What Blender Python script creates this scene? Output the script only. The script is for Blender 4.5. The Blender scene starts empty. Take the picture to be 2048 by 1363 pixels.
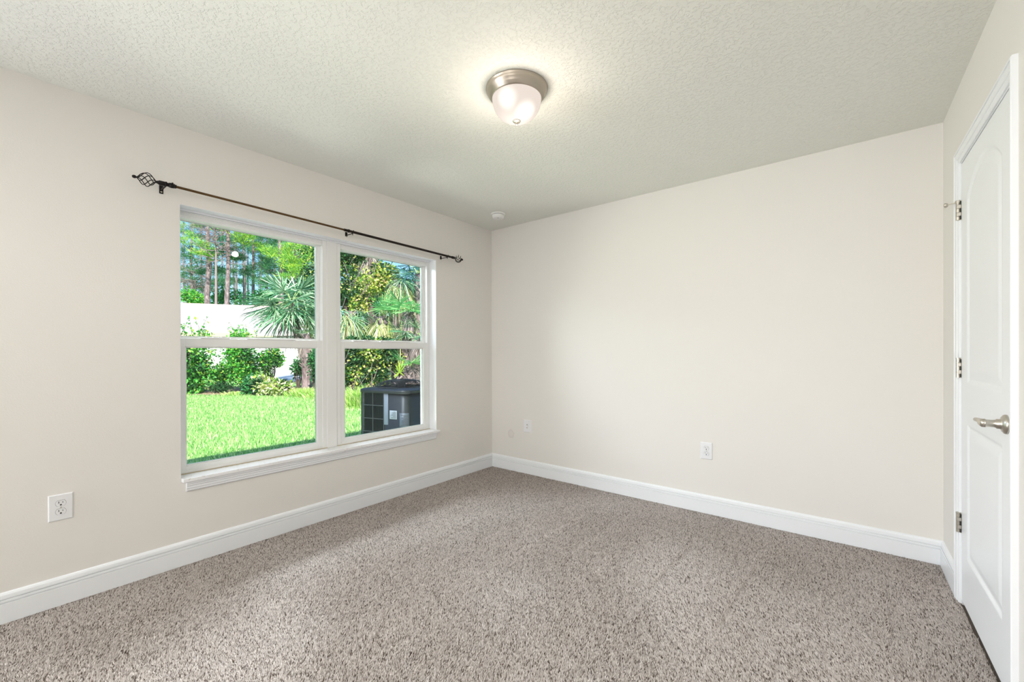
import bpy, bmesh, math, random
import numpy as np
from mathutils import Vector, Matrix
random.seed(7); RNG = np.random.default_rng(7)
SC = bpy.context.scene; COL = SC.collection
PI = math.pi
# ------------------------------------------------------------------ camera
F_PX = 845.498; CX, CY = 1024.0, 704.79
CAM = np.array([2.9076, -3.3057, 1.1835])
yaw, pit, rol = [math.radians(a) for a in (38.6032, -0.111, -0.162)]
fw = np.array([-math.sin(yaw)*math.cos(pit), math.cos(yaw)*math.cos(pit), math.sin(pit)])
r0 = np.array([math.cos(yaw), math.sin(yaw), 0.0]); u0 = np.cross(r0, fw)
rt = r0*math.cos(rol)+u0*math.sin(rol); up = -r0*math.sin(rol)+u0*math.cos(rol)
cd = bpy.data.cameras.new('camera'); cam = bpy.data.objects.new('camera', cd); COL.objects.link(cam)
cam.matrix_world = Matrix([[rt[i], up[i], -fw[i], CAM[i]] for i in range(3)]+[[0, 0, 0, 1]])
cd.sensor_width = 36; cd.sensor_fit = 'HORIZONTAL'; cd.lens = F_PX*36/2048; cd.shift_y = (CY-681.5)/2048
cd.clip_start = 0.02; cd.clip_end = 400; SC.camera = cam
# ------------------------------------------------------------------ colour management, sky, sun, lamps
vs = SC.view_settings; vs.view_transform = 'Standard'; vs.look = 'None'; vs.exposure = 1.23; vs.gamma = 1; vs.use_curve_mapping = False
W_ = bpy.data.worlds.new('world'); SC.world = W_; W_.use_nodes = True; wn = W_.node_tree
sky = wn.nodes.new('ShaderNodeTexSky'); sky.sky_type = 'NISHITA'; sky.sun_disc = False
sky.sun_elevation = math.radians(48); sky.sun_rotation = math.radians(130); sky.air_density = 1.4; sky.dust_density = 0.1; sky.ozone_density = 3.0
wn.nodes['Background'].inputs[1].default_value = 0.10
tint = wn.nodes.new('ShaderNodeMix'); tint.data_type = 'RGBA'; tint.blend_type = 'MULTIPLY'; tint.inputs[0].default_value = 1.0
tint.inputs[7].default_value = (0.62, 0.80, 1.0, 1); wn.links.new(sky.outputs[0], tint.inputs[6]); wn.links.new(tint.outputs[2], wn.nodes['Background'].inputs[0])
def lamp(name, kind, loc, energy, color=(1, 1, 1), **kw):
    l = bpy.data.lights.new(name, kind); l.energy = energy; l.color = color
    for k, v in kw.items(): setattr(l, k, v)
    o = bpy.data.objects.new(name, l); COL.objects.link(o); o.location = loc
    return o
sun = lamp('sun', 'SUN', (5, -5, 10), 4.2, (1.0, 0.95, 0.86), angle=math.radians(0.6))
sun.rotation_euler = Vector((-1.13, 0.62, -1.0)).to_track_quat('-Z', 'Y').to_euler()
# added fill lamp in the unseen hallway, aimed through the opening into the room
HALL_FILL = lamp('hall_fill_lamp', 'AREA', (2.0, -5.9, 2.30), 56, (1.0, 0.975, 0.94), shape='RECTANGLE', size=2.6, size_y=1.2)
HALL_FILL.rotation_euler = Vector((-0.12, 1.0, -0.25)).to_track_quat('-Z', 'Y').to_euler()
# two added fill lamps against the solid left wall behind the camera
SIDE = lamp('rear_left_fill', 'AREA', (0.03, -4.25, 1.15), 25, (0.88, 0.95, 1.0), shape='RECTANGLE', size=0.95, size_y=1.5)
SIDE.rotation_euler = Vector((1.0, 0.45, -0.05)).to_track_quat('-Z', 'Y').to_euler()
SIDE2 = lamp('rear_left_narrow_fill', 'AREA', (0.05, -4.2, 1.25), 6.5, (1.0, 0.98, 0.95), shape='RECTANGLE', size=0.95, size_y=1.4, spread=math.radians(75))
SIDE2.rotation_euler = Vector((3.3, 3.5, 0.1)).to_track_quat('-Z', 'Y').to_euler()
# added area lamps outside the window, unseen fill for sky and ground light
FILL_HI = lamp('outside_high_fill', 'AREA', (-1.6, -1.69, 2.62), 62, (0.84, 0.92, 1.0), shape='RECTANGLE', size=2.2, size_y=0.8)
FILL_HI.rotation_euler = Vector((1.6, 0, -1.1)).to_track_quat('-Z', 'Y').to_euler()
FILL_LO = lamp('outside_low_fill', 'AREA', (-.85, -1.69, -.05), 30, (0.98, 1.0, 0.93), shape='RECTANGLE', size=0.7, size_y=1.8)
FILL_LO.rotation_euler = Vector((.9, 0, 1.4)).to_track_quat('-Z', 'Y').to_euler()
# added fill lamp behind the camera, aimed up to brighten the ceiling
CEIL_FILL = lamp('ceiling_bounce_fill', 'AREA', (2.5, -4.35, 1.4), 5, (1.0, 0.98, 0.95), shape='DISK', size=0.5)
CEIL_FILL.rotation_euler = Vector((-0.12, 0.25, 1.0)).to_track_quat('-Z', 'Y').to_euler()
# ------------------------------------------------------------------ helpers
def tag(o, label=None, cat=None, group=None, kind=None):
    if label: o['label'] = label
    if cat: o['category'] = cat
    if group: o['group'] = group
    if kind: o['kind'] = kind
    return o
def empty(name, loc=(0, 0, 0), rz=0.0):
    o = bpy.data.objects.new(name, None); COL.objects.link(o); o.location = loc; o.rotation_euler = (0, 0, rz); o.empty_display_size = 0.05
    return o
def link_mesh(name, verts, faces, mats, parent=None, smooth=False, mi=None):
    me = bpy.data.meshes.new(name); me.from_pydata([tuple(map(float, v)) for v in verts], [], [tuple(f) for f in faces])
    for m in (mats if isinstance(mats, (list, tuple)) else [mats]): me.materials.append(m)
    if mi is not None: me.polygons.foreach_set('material_index', mi)
    if smooth: me.polygons.foreach_set('use_smooth', [True]*len(me.polygons))
    me.update(); o = bpy.data.objects.new(name, me); COL.objects.link(o)
    if parent: o.parent = parent
    return o
class MB:
    """collects boxes, tubes, lathes in one mesh"""
    def __init__(s, xf=None): s.v = []; s.f = []; s.sm = []; s.xf = xf or (lambda p: p)
    def add(s, vs, fs, smooth=False):
        n = len(s.v); s.v += [s.xf(tuple(v)) for v in vs]; s.f += [tuple(i+n for i in f) for f in fs]; s.sm += [smooth]*len(fs); return s
    def box(s, a, b, bev=0.0):
        x0, y0, z0 = [min(a[i], b[i]) for i in range(3)]; x1, y1, z1 = [max(a[i], b[i]) for i in range(3)]
        if bev <= 0:
            return s.add([(x, y, z) for x in (x0, x1) for y in (y0, y1) for z in (z0, z1)], [(0, 1, 3, 2), (4, 6, 7, 5), (0, 4, 5, 1), (2, 3, 7, 6), (0, 2, 6, 4), (1, 5, 7, 3)])
        bm = bmesh.new(); bmesh.ops.create_cube(bm, size=1)
        for v in bm.verts: v.co = ((x0+x1)/2+v.co.x*(x1-x0), (y0+y1)/2+v.co.y*(y1-y0), (z0+z1)/2+v.co.z*(z1-z0))
        bmesh.ops.bevel(bm, geom=bm.edges[:], offset=bev, segments=2, affect='EDGES', profile=0.5)
        bm.verts.index_update(); vs = [tuple(v.co) for v in bm.verts]; fs = [[v.index for v in f.verts] for f in bm.faces]; bm.free()
        return s.add(vs, fs)
    def tube(s, pts, r, n=10, cap=True, smooth=True):
        pts = [Vector(p) for p in pts]; rs = r if isinstance(r, (list, tuple)) else [r]*len(pts)
        vs = []; fs = []; ref = None
        for i, p in enumerate(pts):
            d = (pts[min(i+1, len(pts)-1)]-pts[max(i-1, 0)]).normalized()
            if ref is None: ref = d.orthogonal().normalized()
            ref = (ref-d*ref.dot(d)); ref = ref.normalized() if ref.length > 1e-6 else d.orthogonal().normalized()
            b = d.cross(ref)
            for k in range(n):
                a = 2*PI*k/n; vs.append(p+(ref*math.cos(a)+b*math.sin(a))*rs[i])
        for i in range(len(pts)-1):
            for k in range(n): k2 = (k+1) % n; fs.append((i*n+k, i*n+k2, (i+1)*n+k2, (i+1)*n+k))
        s.add(vs, fs, smooth)
        if cap: s.add(vs[:n], [tuple(range(n))[::-1]]); s.add(vs[-n:], [tuple(range(n))])
        return s
    def lathe(s, o, prof, axis=(0, 0, 1), n=48, smooth=True):
        """prof = [(radius, height along axis)]"""
        o = Vector(o); ax = Vector(axis).normalized(); a = ax.orthogonal().normalized(); b = ax.cross(a)
        vs = [o+ax*h+(a*math.cos(2*PI*k/n)+b*math.sin(2*PI*k/n))*max(r, 1e-5) for r, h in prof for k in range(n)]
        fs = [(i*n+k, i*n+(k+1) % n, (i+1)*n+(k+1) % n, (i+1)*n+k) for i in range(len(prof)-1) for k in range(n)]
        return s.add(vs, fs, smooth)
    def prism(s, prof, p0, p1, ua, ub, smooth=False):
        """extrude a closed 2-D profile (in axes ua, ub) from p0 to p1"""
        p0 = Vector(p0); p1 = Vector(p1); ua = Vector(ua); ub = Vector(ub); n = len(prof)
        vs = [p+ua*a+ub*b for p in (p0, p1) for a, b in prof]
        fs = [(k, (k+1) % n, n+(k+1) % n, n+k) for k in range(n)]+[tuple(range(n))[::-1], tuple(range(n, 2*n))]
        return s.add(vs, fs, smooth)
    def build(s, name, mat, parent=None):
        o = link_mesh(name, s.v, s.f, mat, parent)
        o.data.polygons.foreach_set('use_smooth', s.sm)
        bm = bmesh.new(); bm.from_mesh(o.data); bmesh.ops.recalc_face_normals(bm, faces=bm.faces[:]); bm.to_mesh(o.data); bm.free()
        return o
def copy_tree(o, parent=None):
    c = o.copy(); COL.objects.link(c); c.parent = parent
    for ch in list(o.children): copy_tree(ch, c)
    return c
def ray(px, py):
    return fw+rt*(px-CX)/F_PX-up*(py-CY)/F_PX
def at(px, py, depth): return CAM+ray(px, py)*depth
def col_xy(px, depth): p = at(px, CY, depth); return p[0], p[1]
# ------------------------------------------------------------------ materials
def S(r, g, b):  # sRGB 0-255 -> linear
    f = lambda c: (c/255/12.92) if c/255 <= 0.04045 else ((c/255+0.055)/1.055)**2.4
    return (f(r), f(g), f(b), 1)
def mat(name, col, rough=0.5, metal=0.0, **kw):
    m = bpy.data.materials.new(name); m.use_nodes = True; b = m.node_tree.nodes['Principled BSDF']
    b.inputs['Base Color'].default_value = col; b.inputs['Roughness'].default_value = rough; b.inputs['Metallic'].default_value = metal
    for k, v in kw.items(): b.inputs[k].default_value = v
    return m
def nodes(m): return m.node_tree, m.node_tree.nodes['Principled BSDF'], m.node_tree.nodes, m.node_tree.links
def obj_coord(m, scale=(1, 1, 1), rot=(0, 0, 0)):
    t, b, N, L = nodes(m); c = N.new('ShaderNodeTexCoord'); mp = N.new('ShaderNodeMapping'); mp.inputs['Scale'].default_value = scale; mp.inputs['Rotation'].default_value = rot
    L.new(c.outputs['Object'], mp.inputs[0]); return mp.outputs[0]
def noise(m, co, scale, detail=3, rough=0.5, dist=0.0):
    t, b, N, L = nodes(m); n = N.new('ShaderNodeTexNoise'); n.inputs['Scale'].default_value = scale; n.inputs['Detail'].default_value = detail
    n.inputs['Roughness'].default_value = rough; n.inputs['Distortion'].default_value = dist; L.new(co, n.inputs['Vector']); return n.outputs['Fac']
def ramp(m, fac, stops, interp='LINEAR'):
    t, b, N, L = nodes(m); r = N.new('ShaderNodeValToRGB'); r.color_ramp.interpolation = interp
    while len(r.color_ramp.elements) < len(stops): r.color_ramp.elements.new(0.5)
    for e, (p, c) in zip(r.color_ramp.elements, stops): e.position = p; e.color = c if len(c) == 4 else (*c, 1)
    L.new(fac, r.inputs[0]); return r.outputs[0]
def bump(m, h, strength, dist, prev=None):
    t, b, N, L = nodes(m); n = N.new('ShaderNodeBump'); n.inputs['Strength'].default_value = strength; n.inputs['Distance'].default_value = dist
    L.new(h, n.inputs['Height'])
    if prev is not None: L.new(prev, n.inputs['Normal'])
    L.new(n.outputs[0], b.inputs['Normal']); return n.outputs[0]
def mixc(m, fac, a, b_, mode='MIX'):
    t, b, N, L = nodes(m); x = N.new('ShaderNodeMix'); x.data_type = 'RGBA'; x.blend_type = mode
    for i, v in ((0, fac), (6, a), (7, b_)):
        if hasattr(v, 'links') or isinstance(v, bpy.types.NodeSocket): L.new(v, x.inputs[i])
        else: x.inputs[i].default_value = v
    return x.outputs[2]
def mth(m, op, a, b_=None, c=None):
    t, b, N, L = nodes(m); x = N.new('ShaderNodeMath'); x.operation = op
    for i, v in enumerate((a, b_, c)):
        if v is None: continue
        if isinstance(v, bpy.types.NodeSocket): L.new(v, x.inputs[i])
        else: x.inputs[i].default_value = v
    return x.outputs[0]
G1 = lambda v: (v, v, v, 1)

M = {}
WALLC = (0.80, 0.772, 0.735, 1)
M['wall'] = mat('cream_wall_paint', WALLC, 0.62)
co = obj_coord(M['wall']); bump(M['wall'], noise(M['wall'], co, 160, 3, 0.55), 0.22, 0.002)
M['wall_back'] = mat('cream_wall_paint_scuffed', WALLC, 0.62)
m = M['wall_back']; co = obj_coord(m); bump(m, noise(m, co, 160, 3, 0.55), 0.22, 0.002)
t, b, N, L = nodes(m)   # one round scuff mark low by the corner
vm = N.new('ShaderNodeVectorMath'); vm.operation = 'DISTANCE'; L.new(co, vm.inputs[0]); vm.inputs[1].default_value = (0.253, 0.0, 0.362)
wob = mth(m, 'ADD', vm.outputs['Value'], mth(m, 'MULTIPLY', noise(m, co, 30, 2), 0.03))
ringf = ramp(m, wob, [(0.0, G1(0.35)), (0.035, G1(0.5)), (0.05, G1(1)), (0.062, G1(0))])
L.new(mixc(m, mth(m, 'MULTIPLY', ringf, 0.22), WALLC, (0.42, 0.34, 0.36, 1)), b.inputs['Base Color'])
M['ceiling'] = mat('knockdown_textured_ceiling_paint', (0.82, 0.82, 0.765, 1), 0.75)
m = M['ceiling']; co = obj_coord(m)
h = ramp(m, noise(m, co, 62, 3, 0.6, 0.25), [(0.40, G1(0)), (0.50, G1(0.9)), (0.62, G1(1))])
bump(m, h, 0.55, 0.0035, bump(m, noise(m, co, 170, 2), 0.25, 0.0015))
M['trim'] = mat('white_semi_gloss_trim', (0.86, 0.875, 0.90, 1), 0.28)
M['door'] = mat('white_door_paint', (0.87, 0.885, 0.905, 1), 0.33)
M['vinyl'] = mat('white_window_vinyl', (0.83, 0.83, 0.82, 1), 0.38)
M['seal'] = mat('glazing_spacer_green_grey', (0.25, 0.33, 0.29, 1), 0.4)
M['sillmarble'] = mat('white_marble_sill', (0.8, 0.79, 0.79, 1), 0.18)
m = M['sillmarble']; co = obj_coord(m, (1, 1, 1)); t, b, N, L = nodes(m)
L.new(ramp(m, noise(m, co, 22, 6, 0.7, 2.2), [(0.0, (.90, .90, .93)), (0.60, (.88, .88, .89)), (0.68, (.50, .43, .36)), (0.73, (.82, .80, .79))]), b.inputs['Base Color'])
M['plate'] = mat('white_plastic_cover_plate', (0.84, 0.84, 0.86, 1), 0.3)
M['slot'] = mat('dark_socket_slots', (0.015, 0.015, 0.015, 1), 0.6)
M['nickel'] = mat('brushed_nickel', (0.60, 0.56, 0.50, 1), 0.33, 1.0)
M['nickel_dark'] = mat('brushed_nickel_lamp_rim', (0.44, 0.39, 0.33, 1), 0.38, 1.0)
M['bronze'] = mat('oil_rubbed_bronze', (0.020, 0.011, 0.008, 1), 0.32, 0.65)
M['bronze_light'] = mat('worn_antique_bronze_tube', (0.12, 0.066, 0.028, 1), 0.30, 0.9)
M['blackmetal'] = mat('black_wrought_metal', (0.009, 0.007, 0.007, 1), 0.35, 0.5)
M['bulkhead'] = mat('smoke_detector_plastic', (0.86, 0.86, 0.84, 1), 0.4)
M['gap'] = mat('painted_gap_shade', (0.03, 0.03, 0.03, 1), 0.8)  # solid dark strips that draw the shade in hinge and socket gaps
# carpet backing; the yarn itself is built as tufts below
m = M['carpet'] = mat('taupe_carpet_backing', (0.16, 0.13, 0.11, 1), 0.98)
# glass
m = M['glass'] = bpy.data.materials.new('clear_window_glass'); m.use_nodes = True; N = m.node_tree.nodes; L = m.node_tree.links
N.remove(N['Principled BSDF']); tr = N.new('ShaderNodeBsdfTransparent'); tr.inputs[0].default_value = (0.97, 0.985, 0.975, 1)
gl = N.new('ShaderNodeBsdfGlossy'); gl.inputs['Roughness'].default_value = 0.0; lw = N.new('ShaderNodeFresnel'); lw.inputs[0].default_value = 1.25
mx = N.new('ShaderNodeMixShader'); L.new(lw.outputs[0], mx.inputs[0]); L.new(tr.outputs[0], mx.inputs[1]); L.new(gl.outputs[0], mx.inputs[2]); L.new(mx.outputs[0], N['Material Output'].inputs[0])
# ------------------------------------------------------------------ room shell
H = 2.44; W = 3.312; AN = math.radians(0.5094); YB = -4.6; TH = 0.16; GZ = -0.25
Sx, Sy = math.sin(AN), -math.cos(AN); Nx, Ny = -math.cos(AN), -math.sin(AN)
def RW(p):  # (s along right wall, n off the wall into the room, z) -> world
    s, n, z = p; return (W+Sx*s+Nx*n, Sy*s+Ny*n, z)
OY0, OY1, OZ0, OZ1 = -2.62, -0.757, 0.484, 2.010
def struct(o, label=None): o['kind'] = 'structure'; (label and tag(o, label)); return o
b_ = MB().box((-0.12, YB-2.4, -0.12), (4.6, 0.2, -0.007)); floor = struct(b_.build('floor', M['carpet']), 'speckled taupe carpet covering the room floor')

struct(MB().box((-TH, YB-2.4, H), (4.6, 0.3, H+0.12)).build('ceiling', M['ceiling']), 'white ceiling with knockdown texture')
lw_ = MB()
lw_.box((-TH-.05, YB-2.4, GZ-0.2), (0, OY0, H)); lw_.box((-TH-.05, OY1, GZ-0.2), (0, 0.25, H)); lw_.box((-TH-.05, OY0, GZ-0.2), (0, OY1, OZ0-0.022)); lw_.box((-TH-.05, OY0, OZ1), (0, OY1, H))
struct(lw_.build('wall_left', M['wall']), 'cream wall with the double window')
struct(MB().box((0, 0, -0.1), (4.6, 0.25, H)).build('wall_back', M['wall_back']), 'cream wall facing the camera with two outlets')
rw = MB(RW)
DS0, DS1, DZT = 0.446, 1.216, 2.060
rw.box((-0.3, -0.12, -0.1), (DS0, 0, H)); rw.box((DS0, -0.12, DZT), (DS1, 0, H)); rw.box((DS1, -0.12, -0.1), (4.75, 0, H)); rw.box((DS0-.05, -0.16, -0.1), (DS1+.05, -0.121, DZT+.1))
struct(rw.build('wall_right', M['wall']), 'cream wall with the white closet door')
nb = MB(); nb.box((0, YB-.12, -0.1), (0.75, YB, H)); nb.box((3.3, YB-.12, -0.1), (4.6, YB, H)); nb.box((0.75, YB-.12, 2.1), (3.3, YB, H))  # wide opening put in to let the hall fill lamp through
struct(nb.build('wall_front', M['wall']), 'unseen cream wall behind the camera, wide opening added for fill light')
hl = MB(); hl.box((0, YB-2.4, -0.1), (4.6, YB-2.28, H)); hl.box((4.48, YB-2.4, -0.1), (4.6, YB, H))  # hallway shell added to hold the fill lamp
struct(hl.build('wall_hall', M['wall']), 'added unseen cream hallway walls behind the camera, around the fill lamp')
# exterior skin and roof overhang that shade the ground beside the house
struct(MB().box((-0.68, -9, 2.56), (6, 5, 2.72)).build('roof', mat('roof_soffit_white', (0.8, 0.8, 0.78, 1), 0.7)), 'roof and soffit above the room')
# baseboards with a stepped top
BP = [(0, 0), (0.015, 0), (0.015, 0.0865), (0.0085, 0.0880), (0.0085, 0.0912), (0.0142, 0.092), (0.0135, 0.101), (0.0065, 0.1020), (0.0065, 0.1058), (0.0128, 0.107), (0.0125, 0.110), (0.0108, 0.122), (0.0065, 0.130), (0.0, 0.1335)]
def baseboard(name, p0, p1, inward, xf=None):
    q = MB(xf); q.prism(BP, p0, p1, inward, (0, 0, 1)); return struct(q.build(name, M['trim']))
baseboard('baseboard_left', (0, YB, 0), (0, 0, 0), (1, 0, 0))
baseboard('baseboard_back', (0, 0, 0), (W, 0, 0), (0, -1, 0))
baseboard('baseboard_right', (0, 0, 0), (DS0-.057, 0, 0), (0, 1, 0), RW)
# ------------------------------------------------------------------ double window
XF = -0.088
def window_unit(name, y0, y1, label):
    root = tag(empty(name, (XF, (y0+y1)/2, OZ0)), label, kind='structure')
    z0, z1 = OZ0, OZ1; m_ = M['vinyl']; o = Vector(root.location)
    q = MB(lambda p: (p[0]-o.x, p[1]-o.y, p[2]-o.z))
    fx0, fx1 = XF-.085, XF; jw = 0.036
    # frame: jambs, head with ribs, bottom track
    q.box((fx0, y0, z0), (fx1, y0+jw-.006, z1), .0015); q.box((fx0, y1-jw+.006, z0), (fx1, y1, z1), .0015)
    q.box((fx0, y0, z1-.010), (fx1, y1, z1), .001); q.box((fx0, y0, z1-.050), (fx1-.006, y1, z1-.010), .0012)
    q.box((fx0, y0, z1-.032), (fx1-.002, y1, z1-.029)); q.box((fx0, y0, z1-.020), (fx1-.001, y1, z1-.0175))
    q.box((fx0, y0, z0), (fx1-.002, y1, z0+.018), .0012)
    for ys in (y0, y1): 
        s_ = 1 if ys == y0 else -1
        q.box((fx0, ys+s_*.028, z0), (fx1-.036, ys+s_*.040, z1-.03))
    q.build('window_frame', m_, root)
    def sash(nm, xa, xb, ya, yb, za, zb, st, tr_, br, glx):
        w = MB(lambda p: (p[0]-o.x, p[1]-o.y, p[2]-o.z))
        w.box((xa, ya, za), (xb, ya+st, zb), .002); w.box((xa, yb-st, za), (xb, yb, zb), .002)
        w.box((xa, ya+st-.001, zb-tr_), (xb-.0006, yb-st+.001, zb), .002); w.box((xa, ya+st-.001, za), (xb-.0006, yb-st+.001, za+br), .002)
        # glazing bead
        e = .006
        w.box((xa+.004, ya+st-.001, za+br), (xb-.007, ya+st+e, zb-tr_)); w.box((xa+.004, yb-st-e, za+br), (xb-.007, yb-st+.001, zb-tr_))
        w.box((xa+.004, ya+st, zb-tr_-e), (xb-.0075, yb-st, zb-tr_)); w.box((xa+.004, ya+st, za+br), (xb-.0075, yb-st, za+br+e))
        so = w.build(nm, m_, root)
        g = MB(lambda p: (p[0]-o.x, p[1]-o.y, p[2]-o.z)).box((glx-.0015, ya+st-.004, za+br-.004), (glx+.0015, yb-st+.004, zb-tr_+.004)); g.build('window_pane', M['glass'], so)
        sp = MB(lambda p: (p[0]-o.x, p[1]-o.y, p[2]-o.z)); e2 = .0065
        ya2, yb2, za2, zb2 = ya+st+e, yb-st-e, za+br+e, zb-tr_-e
        for A, B in (((glx-.006, ya2-.002, za2), (glx+.0045, ya2+.001, zb2)), ((glx-.006, yb2-.001, za2), (glx+.0045, yb2+.002, zb2)), ((glx-.006, ya2, zb2-.001), (glx+.0045, yb2, zb2+.002)), ((glx-.006, ya2, za2-.002), (glx+.0045, yb2, za2+.001))): sp.box(A, B)
        sp.build('glazing_seal', M['seal'], so)
        return so
    sash('upper_sash', fx1-.072, fx1-.044, y0+.026, y1-.026, 1.244, z1-.034, .022, .014, .032, fx1-.060)
    lo = sash('lower_sash', fx1-.036, fx1-.006, y0+.024, y1-.024, z0+.010, 1.268, .041, .050, .033, fx1-.024)
    tb = MB(lambda p: (p[0]-o.x, p[1]-o.y, p[2]-o.z))
    for t0, t1 in ((.12, .30), (.42, .78)):   # finger lift and latch strips along the meeting rail
        ya = y0+.04+(y1-y0-.08)*t0; yb = y0+.04+(y1-y0-.08)*t1
        tb.box((fx1-.030, ya, 1.267), (fx1-.001, yb, 1.2745), .0015)
    tb.build('lift_rail', m_, lo)
    lk = MB(lambda p: (p[0]-o.x, p[1]-o.y, p[2]-o.z)); yc = y0+.04+(y1-y0-.08)*.26
    lk.box((fx1-.028, yc-.022, 1.2738), (fx1-.008, yc+.022, 1.279), .0015); lk.box((fx1-.026, yc-.006, 1.279), (fx1-.012, yc+.016, 1.283), .001)
    lk.build('sash_lock', mat('lock_off_white', (.7, .7, .68, 1), .4), lo)
    return root
YM0, YM1 = -1.732, -1.652
window_unit('window_1', OY0-.018, YM0, 'left white single-hung window overlooking lawn, pines and pale roof')
window_unit('window_2', YM1, OY1, 'right white single-hung window overlooking palms and black condenser')
mu = MB(); mu.box((XF-.085, YM0, OZ0), (XF+.002, YM1, OZ1), .0015); mu.box((XF, YM0+.004, OZ0), (XF+.0045, YM1-.004, OZ1-.01), .001)
struct(mu.build('trim_1', M['vinyl']), 'white mullion between the two windows')
rl = MB()   # white painted return of the opening
rl.box((XF-.085, OY0-.001, OZ0), (-0.0005, OY0+.0015, OZ1)); rl.box((XF-.085, OY1-.0015, OZ0), (-0.0005, OY1+.001, OZ1)); rl.box((XF-.085, OY0, OZ1-.0015), (-0.0005, OY1, OZ1+.001))
rl.box((XF-.012, OY0, OZ1-.012), (XF+.012, OY1, OZ1-.0015), .001)
struct(rl.build('trim_2', M['trim']), 'white painted window return')
sl = MB(); sl.box((-.172, OY0+.0005, OZ0-.021), (0, OY1-.0005, OZ0), 0); sl.box((-.002, OY0+.003, OZ0-.021), (.034, OY1+.016, OZ0), .0035)
struct(sl.build('window_sill', M['sillmarble']), 'white marble window sill')
ap = MB(); apz = OZ0-.021
AP = [(0, 0), (.024, 0), (.024, -.012), (.020, -.018), (.020, -.026), (.016, -.031), (.016, -.044), (.012, -.048), (.012, -.058), (.008, -.064), (0, -.064)]
ap.prism([(a_, z_*.87) for a_, z_ in AP], (0, OY0+.024, apz), (0, OY1-.012, apz), (1, 0, 0), (0, 0, 1)); struct(ap.build('trim_3', M['trim']), 'stepped white apron moulding under the sill')
cr = MB(); cr.tube([(XF+.002, OY0+.002, OZ0+.0015), (XF+.002, OY1-.002, OZ0+.0015)], .0018, 6)
struct(cr.build('trim_4', mat('yellowed_caulk', (.50, .40, .20, 1), .6)), 'yellowed caulk line along the sill')
# ------------------------------------------------------------------ closet door in right wall
def casing():
    q = MB(RW); CP = [(0, 0), (.057, 0), (.057, .014), (.054, .017), (.0475, .0165), (.0465, .0125), (.0445, .0125), (.040, .0145), (.028, .0125), (.022, .0115), (.021, .0085), (.0185, .0085), (.012, .010), (.004, .0085), (0, .006)]
    def leg(s_in, s_dir, zt):
        vs = []
        for z_, ext in ((0, 0), (zt, 1)):
            for a, n in CP: vs.append((s_in+s_dir*a, n, z_+ext*a))
        n = len(CP); q.add(vs, [(k, (k+1) % n, n+(k+1) % n, n+k) for k in range(n)]+[tuple(range(n)), tuple(range(n, 2*n))])
    leg(DS0, -1, DZT); leg(DS1, 1, DZT)
    n = len(CP); vs = [(DS0-a, b, DZT+a) for a, b in CP]+[(DS1+a, b, DZT+a) for a, b in CP]
    q.add(vs, [(k, (k+1) % n, n+(k+1) % n, n+k) for k in range(n)])
    # jamb and stop
    q.box((DS0, -.12, 0), (DS0+.004, 0, DZT)); q.box((DS1-.004, -.12, 0), (DS1, 0, DZT)); q.box((DS0, -.12, DZT-.0045), (DS1, 0, DZT))
    return struct(q.build('trim_5', M['trim']), 'white casing around the closet door')
casing()
SL0, SL1, SLZ0, SLZ1 = DS0+.0055, DS1-.0055, 0.018, 2.0525
dr = tag(empty('door_1', RW((SL0, 0, 0))), 'white two-panel closet door with arched upper panel', kind='structure')
DO = Vector(dr.location)
RL = lambda p: tuple(Vector(RW(p))-DO)
def slab():
    ns, nz = 132, 350; ss = np.linspace(SL0, SL1, ns); zz = np.linspace(SLZ0, SLZ1, nz)
    Sg, Zg = np.meshgrid(ss, zz, indexing='ij')
    def panel(d):   # d = distance inside the panel edge
        t = np.clip(d, 0, .06)
        return np.where(t < .006, -.0045*t/.006, np.where(t < .016, -.0045-.0030*np.sin((t-.006)/.010*PI/2), np.where(t < .048, -.0075+.0065*((t-.016)/.032)**1.0, -.001)))
    P0, P1 = .568, 1.094
    def boxd(z0, z1): return np.minimum(np.minimum(Sg-P0, P1-Sg), np.minimum(Zg-z0, z1-Zg))
    low = boxd(.248, .853)
    c = (P0+P1)/2; hw = (P1-P0)/2; rise = .105; Rr = (hw*hw+rise*rise)/(2*rise); zc = 1.862+rise-Rr
    up_ = np.minimum(np.minimum(np.minimum(Sg-P0, P1-Sg), Zg-1.040), np.where(Zg > zc, Rr-np.sqrt((Sg-c)**2+(Zg-zc)**2), 9.0))
    d = np.maximum(np.maximum(low, up_), 0); hgt = np.where(d > 0, panel(d), 0)
    edge = np.minimum(np.minimum(Sg-SL0, SL1-Sg), np.minimum(Zg-SLZ0, SLZ1-Zg)); hgt = hgt-np.where(edge < .0005, .0015, 0)
    vs = [RL((Sg[i, j], hgt[i, j], Zg[i, j])) for i in range(ns) for j in range(nz)]
    fs = [(i*nz+j, (i+1)*nz+j, (i+1)*nz+j+1, i*nz+j+1) for i in range(ns-1) for j in range(nz-1)]
    nf = len(fs); k = len(vs)
    vs += [RL((s, n, z)) for s in (SL0, SL1) for n in (-.035, -.0015) for z in (SLZ0, SLZ1)]
    fs += [(k, k+1, k+3, k+2), (k+4, k+6, k+7, k+5), (k, k+2, k+6, k+4), (k+1, k+5, k+7, k+3), (k, k+4, k+5, k+1)]
    o = link_mesh('door_slab', vs, fs, M['door'], dr); o.data.polygons.foreach_set('use_smooth', [i < nf for i in range(len(fs))])
slab()
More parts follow.
